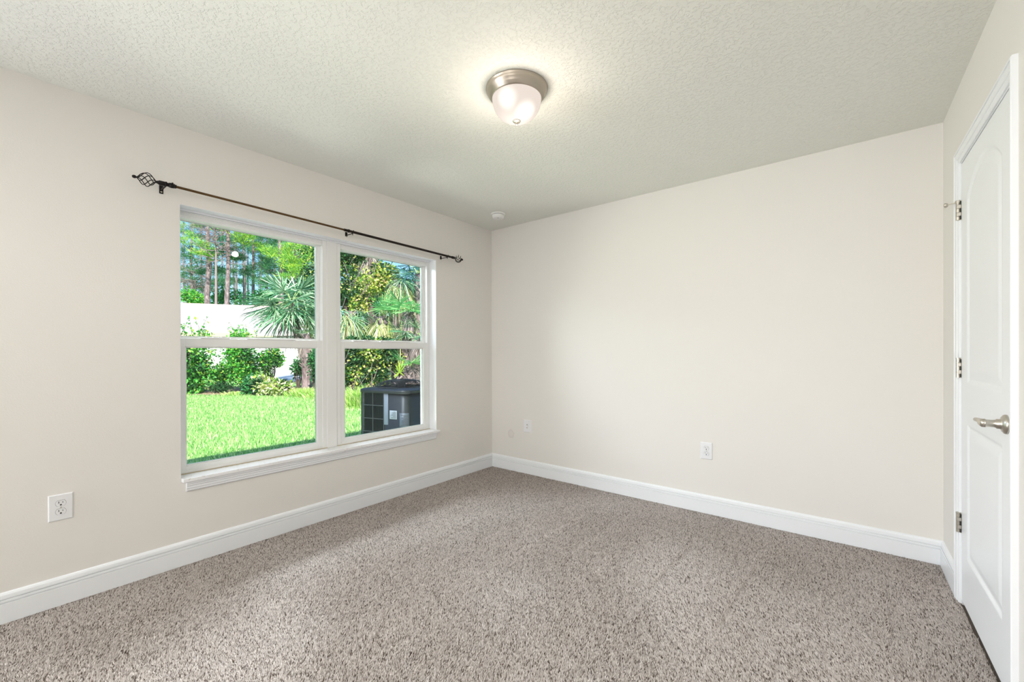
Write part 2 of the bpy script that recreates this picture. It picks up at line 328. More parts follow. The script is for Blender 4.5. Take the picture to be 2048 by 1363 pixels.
def hinge(zc, stop=False):
    q = MB(lambda p: RL(p)); s0 = DS0+.002; n0 = .010; hh = .0445; kn = 5
    q.box((s0-.0165, .0075, zc-hh), (s0+.001, .0095, zc+hh)); q.box((s0+.003, -.001, zc-hh), (s0+.0085, .003, zc+hh))
    for k in range(kn):
        a = zc-hh+2*hh*k/kn; q.tube([RL((0, 0, 0))]*0 or [(s0, n0, a+.0006), (s0, n0, a+2*hh/kn-.0006)], .0078, 14)
        if k % 2 == 1: q.box((s0, .002, a+.001), (s0+.010, n0+.003, a+2*hh/kn-.001))
    q.tube([(s0, n0, zc+hh), (s0, n0, zc+hh+.004)], .0085, 14)
    h = q.build('hinge', M['nickel'], dr)
    g = MB(lambda p: RL(p)); g.box((s0+.0075, .0005, zc-hh+.002), (s0+.0095, .0045, zc+hh-.002)); g.build('hinge_gap_shade', M['gap'], h)
    if stop:
        w = MB(lambda p: RL(p)); zt = zc+hh-.006
        w.tube([(s0, n0, zt-.002), (s0, n0, zt+.008)], .0105, 14); w.tube([(s0, n0, zt+.002), (s0-.010, n0+.034, zt-.001)], .0028, 8)
        w.lathe((s0-.010, n0+.032, zt-.001), [(0, 0), (.007, 0), (.0105, .004), (.0115, .008), (.0105, .012), (.004, .014), (0, .014)], (-.10*1, .34, -.01), 20)
        w.build('door_stop', M['nickel'], h)
hinge(1.838, True); hinge(1.101); hinge(0.377)
def handle():
    q = MB(lambda p: RL(p)); s, z = 1.152, .934; c = (s, 0, z)
    q.lathe(c, [(0, 0), (.033, 0), (.033, .004), (.031, .008), (.0265, .0105), (.0255, .012), (.0185, .013), (.0165, .0165), (.0165, .024), (.0135, .026), (.0125, .030), (.0125, .048), (.0145, .050), (.0145, .054), (0, .054)], (0, 1, 0), 40)
    h = q.build('door_handle', M['nickel'], dr)
    l = MB(lambda p: RL(p)); pts = []; rs = []
    for t in np.linspace(0, 1, 13):
        pts.append((s-.002-.108*t, .0565-.004*math.sin(PI*t), z+.001*math.sin(PI*t)-.001*t)); rs.append(.0115*(1-.45*t) if t < .97 else .003)
    l.lathe((s, .050, z), [(0, 0), (.0142, 0), (.0142, .008), (.011, .013), (0, .0135)], (0, 1, 0), 24)
    l.tube(pts, rs, 14); l.build('lever', M['nickel'], h)
handle()
st = MB(lambda p: RL(p)); st.box((SL1-.001, -.030, .905), (SL1+.0055, -.003, .965)); st.build('latch_plate', M['nickel'], dr)
# ------------------------------------------------------------------ outlets
def outlet(origin, ua, un, w, h, label, kind):
    """ua = horizontal axis along the wall, un = outward normal"""
    ua, un = Vector(ua), Vector(un); o = Vector(origin)
    root = tag(empty('wall_outlet' if kind == 'duplex' else 'cable_outlet', o), label, 'outlet')
    xf = lambda p: tuple(ua*p[0]+un*p[1]+Vector((0, 0, 1))*p[2])
    q = MB(xf); t = .0055; q.add([(-w/2, 0, -h/2), (w/2, 0, -h/2), (w/2, 0, h/2), (-w/2, 0, h/2)]+[(-w/2, t*.45, -h/2), (w/2, t*.45, -h/2), (w/2, t*.45, h/2), (-w/2, t*.45, h/2)]+[(-w/2+.004, t, -h/2+.004), (w/2-.004, t, -h/2+.004), (w/2-.004, t, h/2-.004), (-w/2+.004, t, h/2-.004)],
        [(0, 1, 5, 4), (1, 2, 6, 5), (2, 3, 7, 6), (3, 0, 4, 7), (4, 5, 9, 8), (5, 6, 10, 9), (6, 7, 11, 10), (7, 4, 8, 11), (8, 9, 10, 11), (3, 2, 1, 0)])
    q.build('cover_plate', M['plate'], root)
    if kind == 'duplex':
        for sz in (.0195, -.0195):
            f = MB(xf); R_ = .0172; pts = []
            for k in range(40):
                a = 2*PI*k/40; pts.append((R_*math.cos(a), max(-.0138, min(.0138, R_*math.sin(a)))))
            f.prism(pts, (0, t-.001, sz), (0, t+.0022, sz), (1, 0, 0), (0, 0, 1)); so = f.build('socket', M['plate'], root)
            r = MB(xf); r.prism([(a*1.045, b*1.05) for a, b in pts], (0, t-.001, sz), (0, t+.0003, sz), (1, 0, 0), (0, 0, 1)); r.build('socket_gap_shade', M['gap'], so)
            g = MB(xf); g.box((-.0078, t+.001, sz), (-.0054, t+.0026, sz+.009)); g.box((.0054, t+.001, sz+.001), (.0074, t+.0026, sz+.0075))
            g.lathe((0, t+.001, sz-.0072), [(.0034, 0), (.0034, .0017), (0, .0017)], (0, 1, 0), 14); g.build('socket_slots', M['slot'], so)
        sc = MB(xf); sc.lathe((0, t-.0005, 0), [(.0032, 0), (.0032, .0012), (0, .0016)], (0, 1, 0), 14); sc.build('screw', M['nickel'], root)
    else:
        f = MB(xf); f.box((-.017, t-.001, -.034), (.017, t+.0015, .034), .0008); ins = f.build('jack_insert', M['plate'], root)
        for sz in (.014, -.014):
            p_ = MB(xf); p_.lathe((0, t+.0005, sz), [(.0062, 0), (.0062, .003), (.0045, .0035), (.0045, .0065), (.002, .0067), (.002, .004)], (0, 1, 0), 16); j = p_.build('cable_jack', M['nickel'], ins)
            p2 = MB(xf); p2.lathe((0, t+.005, sz), [(.0026, 0), (.0026, .0018), (0, .0018)], (0, 1, 0), 10); p2.build('jack_hole', M['slot'], j)
outlet((0, -3.078, .4585), (0, 1, 0), (1, 0, 0), .082, .123, 'white duplex power outlet on the wall left of the window', 'duplex')
outlet((2.0885, 0, .4555), (1, 0, 0), (0, -1, 0), .081, .122, 'white duplex power outlet low on the long bare wall', 'duplex')
outlet((.460, 0, .4615), (1, 0, 0), (0, -1, 0), .088, .120, 'small white plate with two cable jacks near the room corner', 'cable')
# ------------------------------------------------------------------ ceiling light
LX, LY = 1.663, -1.705
cl = tag(empty('ceiling_light', (LX, LY, H)), 'brushed nickel flush ceiling light with frosted glass bowl', 'ceiling light')
q = MB(); q.lathe((0, 0, 0), [(0, 0), (.1475, 0), (.1475, -.004), (.1435, -.007), (.1435, -.012), (.139, -.022), (.131, -.030), (.1305, -.034), (.127, -.036), (.1265, -.040), (.1225, -.042), (.122, -.047), (.117, -.048), (.112, -.040), (0, -.030)], (0, 0, 1), 96)
q.build('lamp_base', M['nickel_dark'], cl)
m = M['lampglass'] = bpy.data.materials.new('frosted_lit_glass'); m.use_nodes = True; N = m.node_tree.nodes; L = m.node_tree.links; N.remove(N['Principled BSDF'])
tc = N.new('ShaderNodeTexCoord')
def spot(p, r0_, r1_, v0, v1):
    d = N.new('ShaderNodeVectorMath'); d.operation = 'DISTANCE'; L.new(tc.outputs['Object'], d.inputs[0]); d.inputs[1].default_value = p
    mr = N.new('ShaderNodeMapRange'); mr.interpolation_type = 'SMOOTHERSTEP'; L.new(d.outputs['Value'], mr.inputs[0])
    for i, v in enumerate((r0_, r1_, v0, v1)): mr.inputs[1+i].default_value = v
    return mr.outputs[0]
bulbs = []
s1 = spot((.018, -.088, -.088), .005, .066, 1.0, 0.0); s2 = spot((.062, -.015, -.132), .005, .068, 1.0, 0.0)
add = N.new('ShaderNodeMath'); add.operation = 'MAXIMUM'; L.new(s1, add.inputs[0]); L.new(s2, add.inputs[1])
nz_ = N.new('ShaderNodeTexNoise'); nz_.inputs['Scale'].default_value = 11; L.new(tc.outputs['Object'], nz_.inputs['Vector'])
cm = N.new('ShaderNodeMix'); cm.data_type = 'RGBA'; L.new(add.outputs[0], cm.inputs[0]); cm.inputs[6].default_value = (1.0, .87, .77, 1); cm.inputs[7].default_value = (1.0, .98, .90, 1)
sm_ = N.new('ShaderNodeMath'); sm_.operation = 'MULTIPLY_ADD'; L.new(add.outputs[0], sm_.inputs[0]); sm_.inputs[1].default_value = .26; sm_.inputs[2].default_value = .355
em = N.new('ShaderNodeEmission'); L.new(cm.outputs[2], em.inputs[0]); L.new(sm_.outputs[0], em.inputs[1])
gb = N.new('ShaderNodeBsdfDiffuse'); gb.inputs[0].default_value = (.05, .05, .05, 1)
tp = N.new('ShaderNodeBsdfTransparent'); mxx = N.new('ShaderNodeMixShader'); mxx.inputs[0].default_value = 1.0
L.new(tp.outputs[0], mxx.inputs[1]); L.new(gb.outputs[0], mxx.inputs[2])
ad = N.new('ShaderNodeAddShader'); L.new(em.outputs[0], ad.inputs[0]); L.new(mxx.outputs[0], ad.inputs[1]); L.new(ad.outputs[0], N['Material Output'].inputs[0])
prof = [(.1175, -.044)]+[(.1175*math.cos(a)**.80, -.044-.108*math.sin(a)**1.0) for a in np.linspace(0.02, PI/2, 26)]
q = MB(); q.lathe((0, 0, 0), prof, (0, 0, 1), 72); q.build('lamp_shade', M['lampglass'], cl)
q = MB(); q.lathe((0, 0, -.150), [(0, 0), (.016, -.0005), (.0195, -.003), (.018, -.006), (.008, -.008), (.0045, -.010), (.0045, -.013), (.0062, -.016), (.0058, -.020), (.003, -.0225), (0, -.023)], (0, 0, 1), 28)
q.build('finial', M['nickel'], cl)
LAMP = lamp('ceiling_light_bulb', 'POINT', (LX, LY, H-.26), 1.9, (1.0, .88, .76), shadow_soft_size=.03)
# ------------------------------------------------------------------ smoke detector
sd = tag(empty('smoke_detector', (.412, -.378, H)), 'round white smoke detector on the ceiling near the corner', 'smoke detector')
q = MB(); q.lathe((0, 0, 0), [(0, 0), (.066, 0), (.0665, -.004), (.064, -.011), (.060, -.013), (0, -.013)], (0, 0, 1), 48); q.build('mounting_plate', M['bulkhead'], sd)
q = MB(); q.lathe((0, 0, -.013), [(.052, 0), (.0525, -.002), (0, -.002)], (0, 0, 1), 48); q.build('vent_gap', M['slot'], sd)
q = MB(); q.lathe((0, 0, -.016), [(.054, 0), (.055, -.006), (.051, -.022), (.045, -.028), (.030, -.0305), (0, -.031)], (0, 0, 1), 48); hb = q.build('detector_cover', M['bulkhead'], sd)
q = MB(); q.lathe((.012, -.014, -.0455), [(.008, .001), (.008, -.001), (0, -.0015)], (0, 0, 1), 18); q.build('test_button', M['slot'], hb)
# ------------------------------------------------------------------ curtain rod
RXW = .088
def rodp(y): # slightly sloping rod
    t = (y+2.74)/(2.74-.64); return Vector((RXW, y, 2.0735-.031*t))
cr_ = tag(empty('curtain_rod', rodp(-1.69)), 'dark bronze curtain rod with caged twist finials above the window', 'curtain rod')
CO = Vector(cr_.location); cx_ = lambda p: tuple(Vector(p)-CO)
q = MB(cx_); q.tube([rodp(-2.722), rodp(-1.672)], .0066, 16); q.build('rod_tube', M['bronze_light'], cr_)['label'] = 'thin bronze inner tube on the left'
q = MB(cx_); q.tube([rodp(-2.722), rodp(-2.655)], .0098, 16); q.build('rod_collar', M['blackmetal'], cr_)
q = MB(cx_); q.tube([rodp(-1.692), rodp(-.655)], .0092, 16); q.tube([rodp(-1.660), rodp(-1.652)], .0118, 16); q.build('rod_tube', M['bronze'], cr_)['label'] = 'thicker dark outer tube on the right'
def finial(y, sgn):
    q = MB(cx_); ax = Vector((0, sgn, 0)); o = rodp(y)
    q.lathe(o, [(0, -.006), (.0105, -.006), (.012, 0), (.012, .026), (.009, .030), (.006, .038), (.0045, .042)], tuple(ax), 20)
    Lc, Rc = .074, .034; s0 = .040
    for k in range(6):
        pts = []
        for t in np.linspace(0, 1, 17):
            r = Rc*math.sin(PI*t)**.85 if 0 < t < 1 else .003; a = 2*PI*k/6+t*PI*.95
            pts.append(o+ax*(s0+Lc*t)+Vector((math.cos(a)*max(r, .003), 0, math.sin(a)*max(r, .003))))
        q.tube(pts, .0021, 7)
    q.lathe(o+ax*(s0+Lc-.004), [(0, 0), (.006, 0), (.0055, .004), (.0035, .006), (.007, .010), (.0085, .015), (.007, .021), (.003, .024), (0, .0245)], tuple(ax), 18)
    return q.build('finial', M['blackmetal'], cr_)
finial(-2.700, -1); finial(-.640, 1)
def bracket(y, big):
    q = MB(cx_); o = rodp(y); zt = o.z; ph = .050 if big else .038
    q.box((0, y-.009, zt-ph+.020), (.003, y+.009, zt+.014), .001)
    q.box((.001, y-.0035, zt-.013), (RXW, y+.0035, zt-.0085), .0008)
    for k in range(7):
        a0 = PI+PI*k/7; a1 = PI+PI*(k+1)/7; r = .0125
        q.tube([(RXW+r*math.cos(a0), y, zt+r*math.sin(a0)), (RXW+r*math.cos(a1), y, zt+r*math.sin(a1))], .003, 8)
    q.tube([(RXW+.0125, y, zt), (RXW+.0125, y, zt+.009)], .003, 8)
    if big: q.tube([(RXW-.02, y+.03, zt+.0), (RXW-.02, y+.03, zt+.0)], .001, 6); q.lathe((RXW, y+.026, zt), [(.0, -.012), (.012, -.012), (.0135, 0), (.012, .012), (0, .012)], (0, 1, 0), 18); q.tube([(RXW+.006, y+.026, zt), (RXW+.018, y+.026, zt+.010)], .004, 8)
    else: q.tube([(RXW, y-.0, zt-.016), (RXW, y, zt-.024)], .0028, 8)
    b = q.build('bracket', M['blackmetal'], cr_)
    s = MB(cx_); s.lathe((.003, y, zt-.020), [(.0045, 0), (.004, .002), (0, .0028)], (1, 0, 0), 12); s.build('screw', M['nickel'], b)
bracket(-2.700, True); bracket(-1.625, False); bracket(-.700, False)
# ------------------------------------------------------------------ carpet pile
def carpet_pile():
    sp = .0042; xs = np.arange(0.008, 3.40, sp); ys = np.arange(-4.0, -.008, sp); X, Y = np.meshgrid(xs, ys); X = X.ravel(); Y = Y.ravel()
    d = np.stack([X, Y, 0*X], 1)-CAM; dep = d@fw; px = CX+F_PX*(d@rt)/np.maximum(dep, .01); py = CY+F_PX*1.19/np.maximum(dep, .01)
    ok = (dep > .9) & (px > -160) & (px < 2200) & (py < 1560) & (X < W+.0089*(-Y)-.001); X, Y = X[ok], Y[ok]; n = len(X)
    X = X+RNG.normal(0, sp*.33, n); Y = Y+RNG.normal(0, sp*.33, n)
    # the nap lies in broad vacuumed swaths and wandering patches
    ph = RNG.uniform(0, 6.28, 8); f = np.zeros(n)
    for i, (kx, ky) in enumerate(((2.1, 1.4), (-3.3, 2.2), (4.8, 3.9), (1.2, -4.4), (6.1, -3.5), (-2.5, -6.3))): f += np.sin(kx*X+ky*Y+ph[i])/(1+.25*i)
    u = X*math.cos(.12)-Y*math.sin(.12)*-1; swath = np.sin(2*PI*u/.62+.5*np.sin(1.3*Y)); line = sum(np.exp(-((X-x_-.02*np.sin(2.3*Y+x_))/.009)**2)*np.clip((Y-ya_)*5, 0, 1)*np.clip((yb_-Y)*5, 0, 1) for x_, ya_, yb_ in ((.885, -1.7, -.6), (1.40, -1.5, -.4), (1.65, -1.2, -.3), (1.86, -1.6, -.6), (2.13, -1.3, -.3), (2.47, -1.4, -.4), (2.79, -1.1, -.15), (3.02, -1.2, -.4), (1.12, -1.9, -1.0)))
    lean = .55*np.tanh(f*.7)+.38*swath; az = 1.9+.9*np.tanh(f)+RNG.normal(0, .75, n)
    L_ = np.clip(.45+.30*lean+RNG.normal(0, .22, n)-.9*line, -.5, 1.2)[:, None]; hgt = (.0100*RNG.uniform(.7, 1.25, n)*(1-.16*lean+.35*line))[:, None]
    dirv = np.stack([np.cos(az), np.sin(az), 0*az], 1); B = np.stack([X, Y, np.full(n, -.0075)], 1); rad = .0028*RNG.uniform(.75, 1.25, n)[:, None]; a0 = RNG.uniform(0, 2*PI, n)
    V = []
    for k in range(3):
        a = a0+2*PI*k/3; V.append(B+np.stack([np.cos(a), np.sin(a), 0*a], 1)*rad*1.2+np.array([0, 0, .001]))
    V.append(B+np.array([0, 0, 1])*hgt+dirv*hgt*L_*1.1)
    m = leaf_mat('taupe_yarn_tufts', [(0, (.09, .06, .045)), (.10, (.22, .17, .14)), (.25, (.62, .54, .50)), (.75, (.83, .745, .70)), (1, (.97, .89, .85))], .15, .95)
    o = np_mesh('carpet_pile', np.stack(V, 1).reshape(-1, 3), 4, [(0, 1, 3), (1, 2, 3), (2, 0, 3)], m)
    tag(o, 'speckled taupe cut pile carpet yarn covering the whole floor', 'carpet', kind='stuff')
    return n

# ================================================================== OUTDOORS
def np_mesh(name, V, nper, faces_t, mats, parent=None, midx=None):
    """V: (N*nper,3) array, faces_t: template faces for one element"""
    n = len(V)//nper; me = bpy.data.meshes.new(name); me.vertices.add(len(V)); me.vertices.foreach_set('co', np.asarray(V, np.float32).ravel())
    loops = []; starts = []; tot = []; k = 0
    base = np.arange(n)*nper; F = [np.array(f) for f in faces_t]; per = sum(len(f) for f in F)
    L_ = np.concatenate([(base[:, None]+f[None, :]) for f in F], axis=1)
    me.loops.add(n*per); me.loops.foreach_set('vertex_index', L_.ravel().astype(np.int32))
    ls = np.cumsum([0]+[len(f) for f in F])[:-1]; S_ = (np.arange(n)*per)[:, None]+ls[None, :]
    me.polygons.add(n*len(F)); me.polygons.foreach_set('loop_start', S_.ravel().astype(np.int32))
    me.polygons.foreach_set('loop_total', np.tile([len(f) for f in F], n).astype(np.int32))
    for m_ in (mats if isinstance(mats, (list, tuple)) else [mats]): me.materials.append(m_)
    if midx is not None: me.polygons.foreach_set('material_index', np.repeat(midx, len(F)).astype(np.int32))
    me.update(calc_edges=True); me.validate(); o = bpy.data.objects.new(name, me); COL.objects.link(o)
    if parent: o.parent = parent
    return o
def unit(a): return a/np.maximum(np.linalg.norm(a, axis=-1, keepdims=True), 1e-9)
def leaf_mat(name, stops, trans=0.35, rough=0.5):
    """stops: colours spread leaf by leaf"""
    m = bpy.data.materials.new(name); m.use_nodes = True; N = m.node_tree.nodes; L = m.node_tree.links; b = N['Principled BSDF']
    g = N.new('ShaderNodeNewGeometry'); r = N.new('ShaderNodeValToRGB'); r.color_ramp.interpolation = 'LINEAR'
    while len(r.color_ramp.elements) < len(stops): r.color_ramp.elements.new(.5)
    for e, (p, c) in zip(r.color_ramp.elements, stops): e.position = p; e.color = (*c, 1)
    L.new(g.outputs['Random Per Island'], r.inputs[0]); L.new(r.outputs[0], b.inputs['Base Color']); b.inputs['Roughness'].default_value = rough
    t = N.new('ShaderNodeBsdfTranslucent'); L.new(r.outputs[0], t.inputs[0]); mx = N.new('ShaderNodeMixShader'); mx.inputs[0].default_value = trans
    L.new(b.outputs[0], mx.inputs[1]); L.new(t.outputs[0], mx.inputs[2]); L.new(mx.outputs[0], N['Material Output'].inputs[0]); return m
carpet_pile()
LM = {
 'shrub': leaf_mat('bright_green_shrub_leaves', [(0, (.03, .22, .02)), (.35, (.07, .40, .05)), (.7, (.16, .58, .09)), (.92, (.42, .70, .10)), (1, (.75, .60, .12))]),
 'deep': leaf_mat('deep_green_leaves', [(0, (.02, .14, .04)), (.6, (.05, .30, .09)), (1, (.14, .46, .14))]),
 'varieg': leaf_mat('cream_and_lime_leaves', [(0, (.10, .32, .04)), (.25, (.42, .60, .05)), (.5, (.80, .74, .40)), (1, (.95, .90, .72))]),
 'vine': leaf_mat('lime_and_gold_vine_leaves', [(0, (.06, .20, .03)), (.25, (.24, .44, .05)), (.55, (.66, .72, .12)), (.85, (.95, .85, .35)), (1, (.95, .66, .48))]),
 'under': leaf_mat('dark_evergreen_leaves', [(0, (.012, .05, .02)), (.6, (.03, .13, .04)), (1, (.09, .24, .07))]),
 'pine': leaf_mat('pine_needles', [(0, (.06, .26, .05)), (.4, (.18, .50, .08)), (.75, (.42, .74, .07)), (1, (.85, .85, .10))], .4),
 'pine_dark': leaf_mat('shaded_pine_needles', [(0, (.02, .11, .05)), (.6, (.05, .24, .09)), (1, (.14, .36, .10))], .4),  # darker copy of the needles, shade put into the colour
 'palm': leaf_mat('sabal_palm_leaflets', [(0, (.03, .14, .08)), (.35, (.12, .34, .17)), (.7, (.34, .58, .32)), (1, (.85, .92, .72))], .3, .35),
 'palm_bright': leaf_mat('bright_palm_leaflets', [(0, (.10, .42, .14)), (.6, (.24, .66, .22)), (1, (.50, .82, .34))], .4, .35),
 'palm_yellow': leaf_mat('yellowing_palm_leaflets', [(0, (.08, .18, .05)), (.3, (.45, .50, .16)), (.7, (.80, .76, .40)), (1, (.95, .92, .75))], .3),
 'palm_dry': leaf_mat('dry_palm_leaflets', [(0, (.16, .12, .10)), (.5, (.45, .38, .33)), (1, (.78, .72, .66))], .15),
 'teal': leaf_mat('blue_green_palm_leaflets', [(0, (.02, .09, .08)), (.6, (.06, .22, .17)), (1, (.20, .40, .28))], .25),
 'palmetto': leaf_mat('lime_palmetto_leaflets', [(0, (.40, .66, .05)), (1, (.72, .86, .12))], .4),
 'grass': leaf_mat('lawn_grass_blades', [(0, (.05, .22, .04)), (.3, (.20, .50, .10)), (.65, (.42, .72, .22)), (.88, (.78, .86, .45)), (1, (.92, .80, .55))], .3, .6),
 'tallgrass': leaf_mat('tall_pale_grass_blades', [(0, (.16, .46, .06)), (.5, (.42, .70, .12)), (.85, (.75, .78, .36)), (1, (.85, .72, .45))], .3),
}
BARK = mat('grey_pine_bark', (.24, .17, .15, 1), .9); co = obj_coord(BARK, (3, 3, .8)); t, b, N, L = nodes(BARK)
L.new(ramp(BARK, noise(BARK, co, 4, 4, .6), [(.3, (.07, .05, .05)), (.5, (.21, .155, .155)), (.7, (.40, .32, .32))]), b.inputs['Base Color']); bump(BARK, noise(BARK, co, 9, 3), .6, .03)
TWIG = mat('purple_grey_twigs', (.30, .22, .22, 1), .9)
DARKBARK = mat('dark_bark', (.10, .07, .06, 1), .9)
def leaves(name, P, size, matr, parent=None, droop=0.0, aspect=.55, outward=None, jit=.35):
    """small folded leaves at points P"""
    P = np.asarray(P); n = len(P); d = unit(RNG.normal(size=(n, 3))+(0 if outward is None else outward*1.1)+np.array([0, 0, -droop]))
    q = RNG.normal(size=(n, 3)); q[:, 2] = np.abs(q[:, 2])+.6; nn = unit(q-d*np.sum(q*d, 1, keepdims=True)); sd_ = np.cross(d, nn)
    s = (size*(1+jit*RNG.uniform(-1, 1, n)))[:, None]
    V = np.stack([P, P+d*s*.5+sd_*s*aspect*.5+nn*s*.10, P+d*s, P+d*s*.5-sd_*s*aspect*.5+nn*s*.10], 1).reshape(-1, 3)
    return np_mesh(name, V, 4, [(0, 1, 2), (0, 2, 3)], matr, parent)
def blob(c, r, n, shell=.5):
    d = unit(RNG.normal(size=(n, 3))); rad = RNG.uniform(0, 1, n)**(shell)
    return np.array(c)+d*np.array(r)*rad[:, None], d
def lumpy(c, r, n, lumps=9, k=.5, shell=.45):
    """a crown of several overlapping lumps"""
    Ps = []; Ds = []
    cs = [np.array([0, 0, 0.])]+[unit(RNG.normal(size=3))*.62 for _ in range(lumps)]
    for i, o in enumerate(cs):
        m_ = n//(lumps+1); rr = np.array(r)*(k*RNG.uniform(.75, 1.2) if i else .75); p, d = blob(np.array(c)+o*np.array(r), rr, m_, shell); Ps.append(p); Ds.append(d)
    return np.concatenate(Ps), np.concatenate(Ds)
def stems(name, base, tops, r, matr, parent):
    q = MB()
    for tpt in tops:
        b0 = Vector(base); t0 = Vector(tpt); mid = b0.lerp(t0, .5)+Vector((random.uniform(-.1, .1), random.uniform(-.1, .1), .08))*(t0-b0).length*.6
        q.tube([b0, mid, t0], [r, r*.7, r*.3], 6, False)
    return q.build(name, matr, parent)
def gz(x, y): # the ground rises a little beyond the beds
    d = (np.array([x, y, 0])-CAM)@fw; return GZ+max(0, min(1, (d-17)/8))*.38
# ---- ground
NG = 60; gx = np.linspace(-70, 3, NG); gy = np.linspace(-30, 60, NG)
vsx = []; 
for a in gx:
    for c_ in gy: vsx.append((a, c_, (gz(a, c_) if a < -.2 else GZ)))
m = M['soil'] = mat('lawn_turf_and_earth', (.2, .4, .1, 1), .95); co = obj_coord(m); t, b, N, L = nodes(m)
L.new(ramp(m, noise(m, co, 5, 6, .7), [(.3, (.12, .30, .07)), (.5, (.26, .50, .13)), (.62, (.42, .62, .22)), (.74, (.62, .56, .34))]), b.inputs['Base Color']); bump(m, noise(m, co, 60, 3), .8, .03)
gr = link_mesh('ground', vsx, [(i*NG+j, (i+1)*NG+j, (i+1)*NG+j+1, i*NG+j+1) for i in range(NG-1) for j in range(NG-1)], M['soil']); struct(gr, 'sunny lawn and garden ground outside the window')
# planting bed of mulch and straw along the far edge of the lawn
m = M['mulch'] = mat('straw_and_mulch', (.4, .3, .2, 1), .95); co = obj_coord(m); t, b, N, L = nodes(m)
L.new(ramp(m, noise(m, co, 14, 5, .7), [(.35, (.10, .06, .04)), (.5, (.42, .27, .18)), (.65, (.66, .52, .40)), (.75, (.25, .40, .10))]), b.inputs['Base Color']); bump(m, noise(m, co, 50, 3), 1, .03)
edge = [(330, 14.3), (380, 14.2), (470, 14.0), (540, 14.2), (600, 13.4), (650, 12.6), (700, 11.4), (760, 10.6), (860, 9.8)]
vb = []; 
for px, dd in edge:
    for k in range(5):
        x, y = col_xy(px, dd+k*1.05); vb.append((x, y, GZ+.02+.02*(k % 2)))
struct(link_mesh('garden_bed', vb, [(i*5+j, (i+1)*5+j, (i+1)*5+j+1, i*5+j+1) for i in range(len(edge)-1) for j in range(4)], M['mulch']), 'mulch and straw bed at the far edge of the lawn')
# ---- grass blades
n = 120000; X = RNG.uniform(-15.5, -3.0, n); Y = RNG.uniform(-4, 8, n); dep = (np.stack([X, Y, 0*X], 1)-CAM)@fw; lat = (np.stack([X, Y, 0*X], 1)-CAM)@rt
pxx = CX+F_PX*lat/dep; lim = np.interp(pxx, [e[0] for e in edge], [e[1] for e in edge])
ok = (dep > 4.4) & (dep < lim+.12) & (pxx > 335) & (pxx < 870); X, Y = X[ok], Y[ok]; n = len(X)
B = np.stack([X, Y, np.full(n, GZ)], 1); a = RNG.uniform(0, 2*PI, n); wv = np.stack([np.cos(a), np.sin(a), 0*a], 1)*RNG.uniform(.004, .008, n)[:, None]
tip = B+np.stack([RNG.normal(0, .022, n), RNG.normal(0, .022, n), RNG.uniform(.035, .075, n)], 1)
np_mesh('lawn_grass', np.stack([B-wv, B+wv, tip], 1).reshape(-1, 3), 3, [(0, 1, 2)], LM['grass'])
tag(COL.objects['lawn_grass'], 'short bright green lawn grass between the house and garden bed', 'grass', kind='stuff')
# ---- tufts of tall grass and weeds in the bed
def tuft(px, dd, r, h, n, label, matr='tallgrass', name='grass_tuft', group=None):
    x, y = col_xy(px, dd); g0 = gz(x, y); P = np.stack([x+RNG.normal(0, r*.55, n), y+RNG.normal(0, r*.55, n), np.full(n, g0)], 1)
    d = unit(np.stack([P[:, 0]-x+RNG.normal(0, .22, n), P[:, 1]-y+RNG.normal(0, .22, n), np.full(n, .75)], 1)); hh = (h*RNG.uniform(.5, 1.1, n))[:, None]
    a = RNG.uniform(0, 2*PI, n); wv = np.stack([np.cos(a), np.sin(a), 0*a], 1)*.011
    m1 = P+d*hh*.6; tp_ = P+d*hh+np.array([0, 0, -1])*hh*.12+np.stack([d[:, 0], d[:, 1], 0*a], 1)*hh*.2
    o = np_mesh(name, np.stack([P-wv, P+wv, m1+wv*.8, m1-wv*.8, tp_], 1).reshape(-1, 3), 5, [(0, 1, 2, 3), (3, 2, 4)], LM[matr]); tag(o, label, 'plant', group)
tuft(612, 13.9, .45, .34, 700, 'pale yellow-green grass clump under the middle palm, right of the variegated shrub')
tuft(640, 13.3, .35, .28, 400, 'straw coloured grass clump at the right edge of the left window')
tuft(475, 14.3, .40, .16, 350, 'low grass clump in front of the round green shrub')
tuft(722, 11.3, .45, .62, 1300, 'feathery light green weed clump left of the condenser')
tuft(745, 12.2, .35, .45, 600, 'feathery light green weed clump behind the condenser')
tuft(690, 11.2, .30, .22, 300, 'straw coloured grass clump beside the window mullion')
